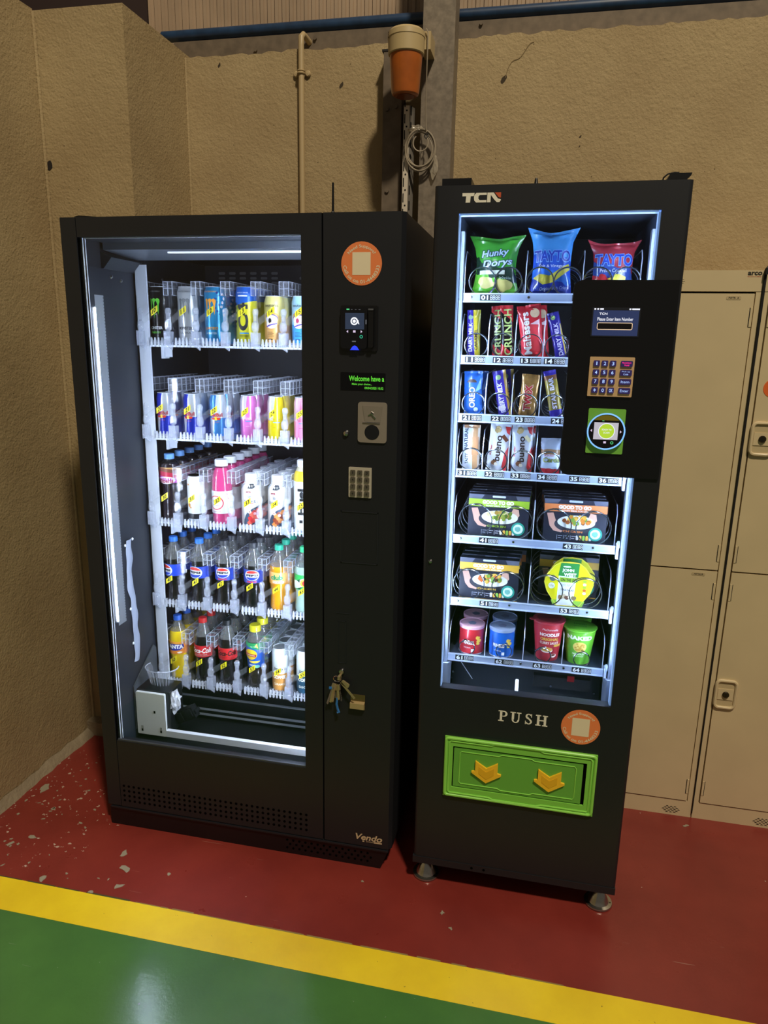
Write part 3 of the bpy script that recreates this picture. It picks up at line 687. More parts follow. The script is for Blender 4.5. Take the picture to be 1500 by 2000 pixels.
for x0, x1, z0, z1 in ((.779, .821, .8255, .827), (.785, .8085, .801, .8025), (.785, .7865, .673, .8025), (.807, .8085, .673, .8025), (.785, .8085, .673, .6745)): fr.box(x0, x1, -.0012, 0, z0, z1)
fr.build('door_handle', MATS['black_edge'], V)
lk = MB().lathe([(.0, .008), (.007, .008), (.0085, .005), (.009, 0)], 20).rot(Matrix.Translation((.797, 0, .648)) @ Matrix.Rotation(PI / 2, 4, 'X')).build('door_lock', M_CHR, V, smooth=True)
cr_ = MB().box(.824, .867, -.002, 0, .533, .580).build('coin_return', mat('brass_steel', '#8c7650', .35, .8), V, label='brass coloured coin return flap')
MB().prism([(0, .560), (-.012, .556), (-.014, .540), (0, .5335)], .8245, .8665, 'x').build('coin_return_lip', mat('brass_steel_b', '#c0a878', .4, .5), cr_)
vm = mat('vendo_gold', '#d8c6a2', .4, .3)
flat('maker_name', rot2(text('Vendo', .884, .106, .083, .021, .025, .25), 0), -.0005, vm, V)
flat('maker_badge', join2(rect(.864, .870, .0895, .0935), rect(.900, .925, .0895, .0945)), -.0005, vm, V)
flat('maker_badge_text', text('SANDEN', .888, .0918, .024, .0038, .01), -.0005, vm, V)

# bunch of keys hanging from the lock
K = thing('key_bunch', (.79, -.02, .53), 'bunch of brass keys on a ring hanging from the door lock', 'keys')
M_BRS = mat('key_brass', '#b9a67c', .35, .6)
MB().tube([(.787 + .011 * math.cos(a), -.014 - .004 * math.sin(a), .629 + .011 * math.sin(a)) for a in [2 * PI * i / 24 for i in range(24)]], .0012, 6, True).build('key_ring', M_CHR, K, smooth=True)
MB().box(.7915, .7985, -.028, -.008, .632, .642).box(.7945, .7957, -.014, -.0085, .638, .652).build('inserted_key', M_BRS, K)
rd = random.Random(5)
for i, (dx, L) in enumerate([(-.021, .075), (-.015, .066), (-.010, .062), (-.004, .05), (.001, .058), (.006, .052), (.011, .058)]):
    m_ = Matrix.Translation((.786 + dx * .35, -.014 - .002 * (i % 3), .618)) @ Matrix.Rotation(-dx * 14, 4, 'Y') @ Matrix.Rotation(.5 * (i % 2) - .6, 4, 'Z')
    kk = MB().prism(rrect(-.006, .006, -.024, -.004, .004, 3), -.0009, .0009).box(-.0032, .0032, -.0008, .0008, -L, -.022)
    for q in range(4): kk.box(.0032, .0045, -.0008, .0008, -L + .004 + .006 * q, -L + .007 + .006 * q)
    kk.rot(m_).build('key', M_BRS if i % 3 else M_ALU, K)
MB().prism(rrect(-.006, .006, -.03, -.004, .004, 3), -.003, .003).rot(Matrix.Translation((.797, -.016, .626)) @ Matrix.Rotation(-1.0, 4, 'Y')).build('key_tag', M_BRS, K)
MB().box(-.003, .003, -.001, .001, -.062, -.0).rot(Matrix.Translation((.799, -.018, .622)) @ Matrix.Rotation(-.72, 4, 'Y')).build('key', M_BRS, K)
MB().tube([(.788, -.016, .57), (.786, -.017, .55), (.789, -.016, .535), (.793, -.016, .525), (.788, -.016, .523)], .0036, 6).build('blue_cord', mat('cord_blue', '#2c6fb5', .6), K)
MB().box(.764, .772, -.02, -.016, .597, .603).build('blue_key_cap', MATS['cord_blue'], K)

# ---- shelves of the drinks machine
LX = [.120, .215, .305, .408, .499, .586]
DX = [.0745, .1675, .260, .3565, .4535, .5425, .632]
EZ = [1.560, 1.268, .981, .697, .405]
M_TAG = mat('tag_yellow', '#e8d820', .5); M_TAGT = mat('tag_black', '#171510', .6)
def shape_mesh(f, smooth=False):
    mb = MB(); f(mb); return mb.mesh(smooth)
# shared pieces, local to a divider at (0, .25, 0)
def g_block(mb):
    mb.box(-.0145, .0145, .012, .016, .142, .182); mb.box(-.0145, -.0130, .016, .34, .142, .182); mb.box(.0130, .0145, .016, .34, .142, .182); mb.box(-.0130, .0130, .016, .34, .1805, .182); mb.box(-.0130, .0130, .016, .34, .142, .1435)
def g_ribs(mb):
    for k in range(11):
        y = .011 + .03 * k
        for x in (-.0152, .0142): mb.box(x, x + .001, y, y + .0012, .142, .182)
        mb.box(-.0145, .0145, y, y + .0012, .1815, .1828)
    for z in (.141, .161, .1815):
        mb.box(-.0155, -.0143, .011, .34, z, z + .0017); mb.box(.0143, .0155, .011, .34, z, z + .0017)
    mb.box(-.0155, .0155, .0102, .0118, .161, .1627); mb.box(-.0009, .0009, .0102, .0118, .141, .183)
    mb.box(-.0155, -.0140, .0102, .0118, .141, .183); mb.box(.0140, .0155, .0102, .0118, .141, .183)
def g_wall(mb):
    mb.box(-.0012, .0012, .014, .40, .004, .142)
    for k in range(6): mb.box(-.003, .003, .014 + .06 * k, .016 + .06 * k, .004, .142)
    mb.box(-.008, .010, .010, .024, .108, .125); mb.box(-.006, .008, .010, .02, .125, .140)
def g_post(mb):
    mb.box(-.013, .011, -.004, .016, -.008, .034); mb.box(-.011, .008, -.006, -.004, .0, .03)
    for k in range(4): mb.box(-.012 + .006 * k, -.009 + .006 * k, -.0075, -.004, -.010, .036)
    mb.lathe([(.002, .034), (.010, .040), (.012, .052), (.010, .062), (.004, .068)], 9, (-.002, .006, 0))
    mb.lathe([(.003, .084), (.009, .087), (.010, .096), (.007, .103), (.002, .105)], 8, (-.001, .008, 0))
    mb.box(-.005, .004, .0, .012, .064, .086)
def g_hook(mb):
    mb.prism([(-.010, -.004), (.014, -.004), (.012, -.021)], .0, .003); mb.tube([(-.012, .0, -.005), (.011, .0, -.021), (.014, .0, -.004)], .0012, 4)
def g_arm(mb):
    mb.prism([(-.005, .042), (.040, .074), (.040, .094), (.002, .068), (-.005, .058)], -.006, -.0045)
    mb.tube([(-.005, -.0052, .042), (.062, -.0052, .088)], .0007, 4); mb.tube([(-.004, -.0052, .060), (.045, -.0052, .0965)], .0007, 4)
G = {k: shape_mesh(f) for k, f in dict(block=g_block, ribs=g_ribs, wall=g_wall, post=g_post, hook=g_hook, arm=g_arm).items()}
def g_comb(mb, x0, x1):
    nt = 5
    for k in range(nt):
        x = x0 + (x1 - x0) * (k + .5) / nt
        mb.prism([(x - .0024, -.012), (x + .0020, -.013), (x + .0030, -.002), (x + .0022, .008), (x + .0010, .0155), (x - .0010, .0155), (x - .0022, .008), (x - .0030, -.002)], -.003, .003)
        mb.box(x - .0012, x + .0012, .004, .03, -.004, .006)
    mb.box(x0, x1, .001, .004, -.004, -.001)
comb_me = shape_mesh(lambda mb: g_comb(mb, -.030, .030))
tagm = MB().prism([(-.011, -.0165), (.011, -.001), (.011, .0165), (-.011, .001)], -.0012, 0).mesh()
for me, m in ((G['block'], M_CLR), (G['ribs'], M_EDGE), (G['wall'], clear('clear_wall_plastic', '#ffffff', .01, '#e8efff', .1, 1.4)), (G['post'], M_CLRB), (G['hook'], M_CLRB), (G['arm'], clear('clear_arm', '#ffffff', .03, '#eef3ff', .1, 1.4)), (comb_me, clear('comb_plastic', '#ffffff', .38, '#eef3ff', .2, 1.4)), (tagm, M_TAG)):
    me.materials.append(m)
def put(name, me, parent, x, y, z):
    o = bpy.data.objects.new(name, me); col.objects.link(o); o.parent = parent; o.location = Vector((x, y, z)) - ORG[parent.name]; ORG[o.name] = ORG[parent.name]
    return o
for row, e in enumerate(EZ):
    sh = MB().box(.064, .69, .262, .70, e - .003, e).build('shelf', clear('tray_plastic', '#f2f5ff', .10, '#d4dae8', .2, 1.4), V)
    if row < 2: MB().box(.10, .69, .252, .262, e - .013, e - .007).build('shelf_front_rail', mat('rail_white', '#cfd6e4', .4), sh)
    MB().box(.118, .124, .29, .33, e - .05, e - .006).box(.124, .150, .30, .303, e - .045, e - .006).build('shelf_bracket', M_LG, sh)
    for i, x in enumerate(DX):
        for k, nm in (('block', 'divider_bar'), ('ribs', 'divider_rib'), ('wall', 'divider_wall'), ('post', 'divider_post'), ('hook', 'hook')): put(nm, G[k], sh, x, .25, e)
        if i < 6: put('label_arm', G['arm'], sh, x, .25, e)
    for i, x in enumerate(LX):
        put('tooth_comb', comb_me, sh, x + .001, .252, e)
        tz = e + (.095 if row == 0 else .088); tx = x + .008
        put('price_tag', tagm, sh, tx, .2435, tz)
        s = '%d%d' % (row + 1, i); vs, fs = text(s, 0, 0, .013, .0135, .02)
        MB().add([(tx + a, .2435 - .0016, tz + c_ + a * .70) for a, c_ in vs], fs).build('tag_number', M_TAGT, sh, fix=False)

# ------------------------------------------------------------------ products: prototypes share mesh data
class Proto:
    def __init__(s, name, cat): s.name = name; s.cat = cat; s.parts = []
    def part(s, name, mb, m, smooth=True, fix=True, parent=None, label=None):
        me = mb.mesh(smooth, fix) if isinstance(mb, MB) else mb
        if m is not None and not me.materials: me.materials.append(m)
        s.parts.append((name, me, parent, label)); return len(s.parts) - 1
    def print(s, shape3, m, parent=None, name='print'):
        return s.part(name, MB().add(*shape3), m, False, False, parent)
    def inst(s, label, loc, rz=0, group=None, rx=0, ry=0, name=None, order='XYZ'):
        t = thing(name or s.name, loc, label, s.cat, group)
        t.rotation_euler = (rx, ry, rz)
        made = []
        for nm, me, par, lb in s.parts:
            o = bpy.data.objects.new(nm, me); col.objects.link(o); o.parent = t if par is None else made[par]
            if lb: o['label'] = lb
            made.append(o)
        return t
P_ = {}
def prt(c, **k): return mat('ink_' + c.strip('#'), c, k.get('rough', .4), k.get('metal', 0), coat=.2)
M_LID = mat('can_lid', '#d3d8df', .35, .12); M_PET = clear('pet', '#ffffff', .004, '#dfe6ee', .06, 1.5)
M_PETG = clear('pet_misted', '#f2f2f2', .18, '#b9bcbc', .12, 1.5)
def can_proto(key, name, h, r, body, cat='can', lid=M_LID):
    p = Proto(name, cat); P_[key] = p
    p.part('body', MB().lathe([(r * .72, 0), (r * .80, .001), (r * .97, .010), (r, .016), (r, h - .020), (r * .985, h - .016), (r * .86, h - .004), (r * .865, h - .0015)], 32), body)
    l = p.part('lid', MB().lathe([(r * .865, h - .0015), (r * .87, h), (r * .83, h), (r * .80, h - .005), (0, h - .0045)], 28), lid)
    p.part('tab', MB().prism(rrect(-.008, .004, -.0055, .0055, .0045, 4), h - .0042, h - .0028, 'z'), lid, False, parent=l)
    return p
def split_mat(name, ca, cb, zmid, sl=.18, off=0.0, one=False):
    """two colours in four fields, as printed on the slim cans"""
    m = bpy.data.materials.new(name); m.use_nodes = True; nt = m.node_tree; b = nt.nodes['Principled BSDF']
    b.inputs['Roughness'].default_value = .28; b.inputs['Metallic'].default_value = .35; b.inputs['Coat Weight'].default_value = .3
    tc = nt.nodes.new('ShaderNodeTexCoord'); sp = nt.nodes.new('ShaderNodeSeparateXYZ'); nt.links.new(tc.outputs['Object'], sp.inputs[0])
    def op(o, a, bb):
        x = nt.nodes.new('ShaderNodeMath'); x.operation = o
        for i, q in enumerate((a, bb)):
            if isinstance(q, (int, float)): x.inputs[i].default_value = q
            else: nt.links.new(q, x.inputs[i])
        return x.outputs[0]
    up_ = op('GREATER_THAN', sp.outputs['Z'], zmid)
    lf = op('LESS_THAN', op('ADD', sp.outputs['X'], op('MULTIPLY', op('SUBTRACT', zmid, sp.outputs['Z']), sl)), off)
    eq = op('MULTIPLY', up_, lf) if one else op('ABSOLUTE', op('SUBTRACT', up_, lf), 0)
    mx = nt.nodes.new('ShaderNodeMix'); mx.data_type = 'RGBA'; nt.links.new(eq, mx.inputs[0]); mx.inputs[6].default_value = H(ca); mx.inputs[7].default_value = H(cb)
    nt.links.new(mx.outputs[2], b.inputs['Base Color'])
    return m
def claw(w_, h_, z0):
    L = [[(-.5, .93), (-.36, 1), (-.2, .9), (-.27, .5), (-.3, .2), (-.37, -.08), (-.4, .3), (-.43, .6)],
         [(-.2, .9), (-.06, 1.0), (.12, .95), (.14, .8), (.04, .72), (.02, .5), (.05, .1), (-.02, -.35), (-.08, .1), (-.1, .5), (-.14, .75)],
         [(.12, .9), (.3, 1.0), (.48, .92), (.5, .78), (.4, .5), (.41, .2), (.34, -.1), (.29, .25), (.3, .55), (.24, .72)]]
    return join2(*[poly(*[(x * w_, z0 + y * h_) for x, y in q][::-1]) for q in L])
# row 1 cans
R5 = .033
for key, c, cc, txt, tc_, t2, t2c in (('m_black', '#131519', '#63c63a', 'MONSTER', '#e4e6e8', 'ENERGY', '#63c63a'), ('m_white', '#c3c7cc', '#767a80', 'MONSTER', '#3c3f44', 'ULTRA', '#70757b'), ('m_blue', '#2a8fc4', '#e79a34', 'JUICED', '#e79a34', 'MONSTER', '#cfe6ee')):
    p = can_proto(key, 'energy_drink_can', .168, R5, mat('can_' + key, c, .3, .45, coat=.3))
    p.print(on_cyl(claw(.036, .045, .088), R5 + .0004), prt(cc)); p.print(on_cyl(text(txt, 0, .044, .046, .009, .03), R5 + .0004), prt(tc_)); p.print(on_cyl(text(t2, 0, .030, .036, .006, .02), R5 + .0004), prt(t2c))
    if key == 'm_blue':
        p.print(on_cyl(join2(*[blob(.022 + .006 * math.sin(k * 2.1), .15 - .009 * k, .004 - .0015 * (k % 2), k) for k in range(8)]), R5 + .0004), prt('#1d3f8f'))
        p.print(on_cyl(join2(*[blob(.040 + .005 * math.sin(k * 1.7), .145 - .012 * k, .005, k + 9) for k in range(6)]), R5 + .0005), prt('#d8dce6'))
    p.print(on_cyl(text('MONSTER ENERGY', 0, .153, .042, .004), R5 + .0004), prt(tc_ if key != 'm_black' else '#70757b'))
p = can_proto('c4', 'energy_drink_can', .168, R5, bands('can_c4', [(-.2, '#d9d22a'), (.118, '#1f64c8')], slant=-.25, metal=.3))
p.print(on_cyl(join2(rot2(text('C', 0, 0, .030, .040, .06), PI / 2), ) if 0 else rot2(text('C4', .0, .080, .082, .034, .05), PI / 2, 0, .080), R5 + .0004), prt('#23262a'))
p.print(on_cyl(join2(*[rect(-.040, -.028 + .004 * (k % 2), .050 + .013 * k, .056 + .013 * k) for k in range(6)]), R5 + .0004), prt('#23262a'))
p.print(on_cyl(text('ENERGY DRINK', 0, .150, .036, .004), R5 + .0004), prt('#dfe6f2')); p.print(on_cyl(([*rrect(-.016, .016, .139, .143, .0018)], [tuple(range(20))]), R5 + .0004), prt('#dfe6f2'))
p.print(on_cyl(rect(-.012, .018, .030, .0335), R5 + .0004), prt('#2f8fd6')); p.print(on_cyl(text('ENERGY DRINK', .002, .024, .030, .004, .01), R5 + .0004), prt('#23262a'))
for key, st in (('neu_y', [(-.2, '#d9a35e'), (.06, '#e3c46e'), (.085, '#e4d987')]), ('neu_b', [(-.2, '#3d9adb'), (.055, '#9ccbe8'), (.09, '#a9d6ee')])):
    p = can_proto(key, 'energy_drink_can', .142, .0305, bands('can_' + key, st, metal=.1, slant=.1))
    R_ = .0309
    p.print(on_cyl(text('neutonic', 0, .114, .046, .0085, .015), R_), prt('#22262e')); p.print(on_cyl(text('productivity drink', .004, .1065, .034, .003), R_), prt('#5b5a4e'))
    for c, dz, rr_ in (('#c99a4a', .0, .024), ('#4a3fa0', -.006, .021), ('#e9e3f2', -.009, .0195), ('#efe8f4', -.022, .017)):
        p.print(on_cyl(disc(.0, .082 + dz, rr_, 24, .013), R_ + .0001 * (1 + ('#c99a4a', '#4a3fa0', '#e9e3f2', '#efe8f4').index(c))), prt(c))
    p.print(on_cyl(disc(-.004, .070, .0052, 18, .0075), R_ + .0006), prt('#17171c' if key == 'neu_y' else '#b23a5e'))
    p.print(on_cyl(join2(poly((-.016, .050), (.0, .056), (.018, .060), (.019, .064), (.0, .060), (-.016, .054))), R_ + .0006), prt('#5a49b8'))
    p.print(on_cyl(join2(poly((-.014, .0545), (.0, .0605), (.017, .0645), (.014, .068), (-.002, .065))), R_ + .0007), prt('#f0c9a8'))
    p.print(on_cyl(join2(*[rect(-.014, .004 + .004 * (k % 2), .036 - .004 * k, .0375 - .004 * k) for k in range(4)], rect(-.012, .004, .0135, .017)), R_), prt('#6b4f2c' if key == 'neu_y' else '#1d4d7a'))
# row 2 slim cans
RR = .0265
def bull(key, ca, cb, txt, tc_, edition=None):
    p = can_proto(key, 'slim_energy_can', .135, RR, split_mat('can_' + key, ca, cb, .062, .10, -.004, edition is not None))
    R_ = RR + .0004
    if edition is None:
        p.print(on_cyl(text('RedBull', .002, .072, .040, .012, .03), R_), prt(tc_))
        p.print(on_cyl(disc(.0, .0605, .006, 18), R_), prt('#e9c531'))
        p.print(on_cyl(join2(blob(-.009, .060, .0075, 3, 12, .004), blob(.009, .060, .0075, 5, 12, .004)), R_ + .0002), prt('#cf3a24'))
        p.print(on_cyl(text('ENERGY DRINK', .0, .049, .022, .003), R_), prt('#cf5a3a'))
    else:
        p.print(on_cyl(text(edition, .004, .066, .028, .009, .01), R_), prt(tc_)); p.print(on_cyl(rect(-.004, .018, .0545, .0575), R_), prt('#6f8fd0')); p.print(on_cyl(rect(-.003, .010, .040, .0412), R_), prt(tc_))
bull('rb_blue', '#1d2fae', '#c3c9d2', 'Red Bull', '#b3232b'); bull('rb_light', '#3f87cf', '#c8d2dc', 'Red Bull', '#b3232b')
bull('rb_pink', '#dd76c3', '#d6cfe0', '', '#f2c6e6', 'Pink'); bull('rb_yellow', '#e2cf1d', '#d5d6cf', '', '#a8912a', 'Tropical')
bull('rb_pink2', '#e58bb4', '#e2b7cf', '', '#b8456f', 'Red Bull')
# white can with black lid (slot 31)
p = can_proto('w_black', 'slim_drink_can', .157, .0290, bands('can_w_black', [(-.2, '#b9c2c9'), (.012, '#1b2029'), (.030, '#e4e7ea')], coat=.2), lid=mat('lid_black', '#141517', .3, .4))
p.print(on_cyl(join2(blob(-.024, .128, .004, 2), blob(-.022, .060, .007, 3), blob(-.015, .052, .004, 4)), .0294), prt('#e0993c'))

# bottles
def radf(prof, h, r):
    pts = [(z * h, q * r) for z, q in prof]
    def f(z):
        for (z0, r0), (z1, r1) in zip(pts, pts[1:]):
            if z <= z1:
                t = (z - z0) / (z1 - z0) if z1 > z0 else 0
                t = t * t * (3 - 2 * t) * .5 + t * .5
                return r0 + (r1 - r0) * max(0, t)
        return pts[-1][1]
    return f
SODA = [(0, .70), (.02, .93), (.06, .99), (.13, .97), (.22, .90), (.30, .90), (.37, .97), (.42, 1.0), (.66, 1.0), (.72, .95), (.79, .78), (.86, .55), (.905, .40), (.93, .39)]
COKE = [(0, .72), (.02, .92), (.07, .98), (.16, .97), (.27, .88), (.33, .86), (.40, .96), (.46, .99), (.62, .99), (.67, .96), (.74, .84), (.82, .62), (.90, .42), (.93, .40)]
WIDE = [(0, .80), (.02, .95), (.05, 1.0), (.30, .97), (.45, .93), (.56, .97), (.78, 1.0), (.83, .95), (.87, .72), (.895, .56), (.92, .55)]
RIB = [(0, .82), (.02, .96), (.06, 1.0), (.24, .96), (.42, .80), (.50, .78), (.58, .93), (.64, 1.0), (.82, 1.0), (.87, .90), (.90, .60), (.925, .48), (.94, .47)]
SHAKE = [(0, .86), (.02, .97), (.05, 1.0), (.70, 1.0), (.78, .93), (.83, .72), (.87, .62), (.90, .60)]
LIP = [(0, .78), (.02, .93), (.06, .98), (.20, .93), (.32, .84), (.45, .90), (.58, 1.0), (.70, .99), (.80, .84), (.86, .66), (.89, .60), (.91, .59)]
def bottle(key, name, h, r, prof, liquid, fill, cap, lab=None, cap_r=None, cap_h=.017, shell=None, cat='bottle', liq_rough=.25):
    p = Proto(name, cat); P_[key] = p; f = radf(prof, h, r); zt = prof[-1][0] * h
    zs = [zt * i / 34 for i in range(35)]
    p.part('shell', MB().lathe([(f(z), z) for z in zs] + [(f(zt), h - .004)], 32), shell or M_PET)
    if liquid:
        zz = [.002 + (fill - .002) * i / 26 for i in range(27)]
        p.part('liquid', MB().lathe([(f(z) - .0011, z) for z in zz] + [(0, fill)], 28), mat('liquid_' + liquid.strip('#'), liquid, liq_rough, coat=.2))
    if fill and liquid and fill < zt - .02 and shell is None:
        zz = [fill + .0005 + (zt - fill) * i / 8 for i in range(9)]
        p.part('headspace', MB().lathe([(f(z) - .0008, z) for z in zz], 28), M_PETG, fix=False)
    cr = cap_r or .0142
    n = 40
    vs = []; fs = []
    for j, (q, z) in enumerate(((1, h - cap_h), (1, h - .0025), (.93, h))):
        for i in range(n): vs.append((cr * (q + (.025 if i % 2 and j < 2 else 0)) * math.sin(2 * PI * i / n), -cr * (q + (.025 if i % 2 and j < 2 else 0)) * math.cos(2 * PI * i / n), z))
    for j in range(2):
        for i in range(n): fs.append((j * n + i, j * n + (i + 1) % n, (j + 1) * n + (i + 1) % n, (j + 1) * n + i))
    fs += [tuple(range(n))[::-1], tuple(range(2 * n, 3 * n))]
    p.part('cap', MB().add(vs, fs), mat('cap_' + cap.strip('#'), cap, .4))
    li = None
    if lab:
        z0, z1, lm = lab
        zz = [z0 + (z1 - z0) * i / 10 for i in range(11)]
        li = p.part('label', MB().lathe([(f(z) + .0007, z) for z in zz], 40), lm if not isinstance(lm, str) else mat('paper_' + lm.strip('#'), lm, .4, coat=.3), fix=False)
    p.f = f; p.li = li
    def pr(shape, c, off=.0012): p.print(on_cyl(shape, lambda z: f(z) + off), prt(c), li)
    p.pr = pr
    return p
def globe(p, z, r, cx=0, name='PEPSI'):
    p.pr(disc(cx, z, r * 1.10, 30), '#e8ecf2', .0011); p.pr(disc(cx, z, r, 26, None, .42, PI - .42), '#d8362f', .0014); p.pr(disc(cx, z, r, 26, None, PI + .42, 2 * PI - .42), '#1f3fb4', .0014)
    p.pr(text(name, cx, z, r * 1.75, r * .46, .05), '#14161c', .0014)
p = bottle('pepsi', 'cola_bottle', .224, .0325, SODA, '#0d0b0d', .150, '#2f76d2', (.092, .132, '#1d46c9')); globe(p, .112, .0185, -.004)
p = bottle('pepsimax', 'cola_bottle', .224, .0325, SODA, '#0b0a0c', .150, '#3b3e45', (.092, .137, '#2a46b0')); globe(p, .119, .0165); p.pr(text('MAX', 0, .097, .024, .006, .04), '#d8362f'); p.pr(rect(.030, .042, .093, .136), '#a9b2d6', .001)
p = bottle('club', 'orange_soda_bottle', .224, .0325, SODA, '#e09a12', .155, '#2da888', (.096, .136, bands('club_label', [(-.2, '#ec9a3c'), (.104, '#f4b46a')], slant=.2)))
p.pr(join2(rot2(text('club', 0, .120, .030, .017, .05), .0)), '#1f8a5a'); p.pr(rect(-.010, .018, .100, .107), '#f1ded2'); p.pr(text('orange', .004, .1035, .022, .005, .02), '#d7502c'); p.pr(disc(-.016, .106, .009, 16, None, PI, 2 * PI), '#f0a93a'); p.pr(rect(.030, .040, .104, .128), '#e7edf6')
p = bottle('seven', 'lime_soda_bottle', .224, .0325, SODA, '#9fbcae', .160, '#37c57c', (.085, .135, bands('seven_label', [(-.2, '#2fae52'), (.096, '#dfeee4'), (.124, '#2fae52')], slant=-.35)))
p.pr(blob(.004, .106, .017, 4, 20), '#cfe04a', .0011); p.pr(disc(.006, .108, .0115, 22), '#d93a34', .0014); p.pr(text('up', .006, .107, .013, .009, .04), '#f4f4f4', .0017); p.pr(join2(poly((-.02, .116), (-.01, .122), (-.012, .110)), poly((-.018, .09), (-.006, .096), (-.012, .086))), '#17472c')
MB_ = None
p = bottle('fanta', 'orange_soda_bottle', .232, .0325, SODA, '#f0d01c', .178, '#2c64c8', (.098, .142, bands('fanta_label', [(-.2, '#e8892e'), (.118, '#f08f2c'), (.134, '#f2a53c')])))
p.pr(poly((-.024, .116), (-.008, .110), (.012, .112), (.024, .122), (.022, .133), (-.004, .136), (-.022, .132)), '#26339a', .0011); p.pr(text('FANTA', 0, .125, .044, .015, .06), '#eef0f2', .0015); p.pr(blob(.012, .104, .007, 8, 14, .004), '#f6efe2')
for key, cap, tcol, lcol in (('coke', '#cf2b2d', '#f2eee8', '#c8202a'), ('cokezero', '#202226', '#1a1512', '#d1262c')):
    p = bottle(key, 'cola_bottle', .232, .0325, COKE, '#120a08', .168, cap, (.096, .138, lcol))
    p.pr(text('Coca-Cola', 0, .121, .056, .019, .03, .35), tcol); p.pr(text('ORIGINAL TASTE' if key == 'coke' else 'ZERO SUGAR', 0, .106, .032, .0035), tcol); p.pr(rect(-.022, .022, .1005, .1012), tcol)
p = bottle('lipton', 'iced_tea_bottle', .226, .0325, LIP, '#241a16', .170, '#d9d32a', (.078, .168, bands('lipton_label', [(-.2, '#1f55b4'), (.150, '#2f9a5a')], slant=.25)), cap_r=.0190, cap_h=.022)
p.pr(disc(-.007, .128, .0195, 26), '#f0cb2e', .0011); p.pr(rot2(rect(-.026, .010, .121, .131), -.14, -.007, .127), '#b4262b', .0015); p.pr(rot2(text('Lipton', -.008, .126, .028, .007, .03), -.14, -.007, .127), '#f4e6d6', .0018)
p.pr(disc(.004, .104, .018, 20, .008, PI, 2 * PI), '#f2d24a', .0014); p.pr(poly((.006, .160), (.016, .150), (.013, .168)), '#e9d34b', .0014); p.pr(text('LEMON', -.004, .088, .022, .005, .02), '#e7eef6', .0014); p.pr(text('ICE TEA', .002, .157, .016, .004, .02), '#e7f2ea', .0014); p.pr(disc(.012, .083, .009, 18, .006), '#7fd0b2', .0016)
p = bottle('lipton2', 'lemon_drink_bottle', .226, .0325, SODA, '#a79f1f', .170, '#3a3d42', (.12, .165, '#c9d8e6')); p.pr(text('my', -.004, .15, .014, .010, .01, .3), '#6b7d92')
# squash (30)
p = bottle('ribena', 'blackcurrant_bottle', .222, .0345, RIB, '#1f1220', .190, '#6fa6e4', (.128, .180, bands('ribena_label', [(-.2, '#b93fb0'), (.150, '#c0304e'), (.166, '#7d4a3c'), (.1765, '#caa060')], slant=.15)), cap_r=.0160)
p.pr(disc(.002, .138, .027, 30, .0125), '#e9e6ea', .0011); p.pr(text('Ribena', .002, .136, .044, .014, .015), '#b02b46', .0015)
# vitamin drink (32)
p = bottle('vithit', 'pink_drink_bottle', .213, .0335, [(0, .86), (.02, .97), (.05, 1.0), (.56, 1.0), (.66, .97), (.76, .88), (.84, .70), (.88, .58), (.91, .56)], '#d0407e', .186, '#e9ecef', (.038, .112, '#e4e6ec'), cap_r=.0205, cap_h=.021)
p.pr(ring(-.006, .074, .0205, .0235, 34), '#d83a4e'); p.pr(text('VIT HIT', -.006, .078, .030, .009, .0), '#5a6066'); p.pr(rect(-.016, .004, .066, .0675), '#8b9096'); p.pr(text('NO ADDED SUGAR', -.006, .045, .030, .0028), '#d83a4e'); p.pr(text('35', .026, .103, .008, .007), '#dd5a72'); p.pr(disc(.032, .088, .002, 10), '#d83a4e'); p.pr(text('B12', .026, .094, .008, .004), '#dd8a9a')
# shakes (33, 34)
for key, c1, c2 in (('shake_r', '#cf2f36', '#e2624f'), ('shake_c', '#8a3b24', '#d98642')):
    p = bottle(key, 'milkshake_bottle', .172, .0325, SHAKE, '#e9e6e0', .150, '#eef1f4', None, cap_r=.0205, cap_h=.021, shell=mat('shake_white', '#e7e4df', .35, coat=.4))
    R_ = .0330; fz = p.f
    p.pr(poly((.004, .143), (.018, .143), (.021, .132), (.012, .127), (-.002, .128)), '#2b3440'); p.pr(poly((-.033, .136), (-.014, .143), (-.022, .128), (-.034, .118)), '#8fa0b4')
    p.pr(rect(-.006, .007, .113, .119), '#8a2430'); p.pr(text('müller', .0005, .116, .011, .0035, .01), '#f0ecec', .0016); p.pr(text('lé', .004, .102, .008, .010, .01), '#59708f')
    p.pr(text('SHAKE', .004, .086, .034, .0085, .01), '#50617c'); p.pr(rect(-.010, .014, .078, .080), c1); p.pr(rect(-.010, .012, .0735, .0745), '#b9b3ac')
    p.pr(poly((-.016, .008), (.032, .008), (.034, .075), (.024, .068), (.010, .062), (-.006, .045), (-.014, .025)), '#33465e', .0010)
    for k in range(9): p.pr(blob(.003 + .0095 * (k % 3) + .003 * (k // 3), .016 + .014 * (k // 3) + .006 * (k % 3), .0085, k + 3), c1 if k % 2 else c2, .0013 + .0001 * k)
    p.pr(disc(.003, .052, .0055, 14), '#efe6e2', .0024); p.pr(disc(.003, .052, .0018, 10), '#8a2430', .0027); p.pr(disc(.018, .046, .0045, 14), '#f0b7c0', .0024)
    p.part('neck_band', MB().lathe([(.0212, .147), (.0225, .149), (.0212, .151)], 24), prt('#dfe3e8'))
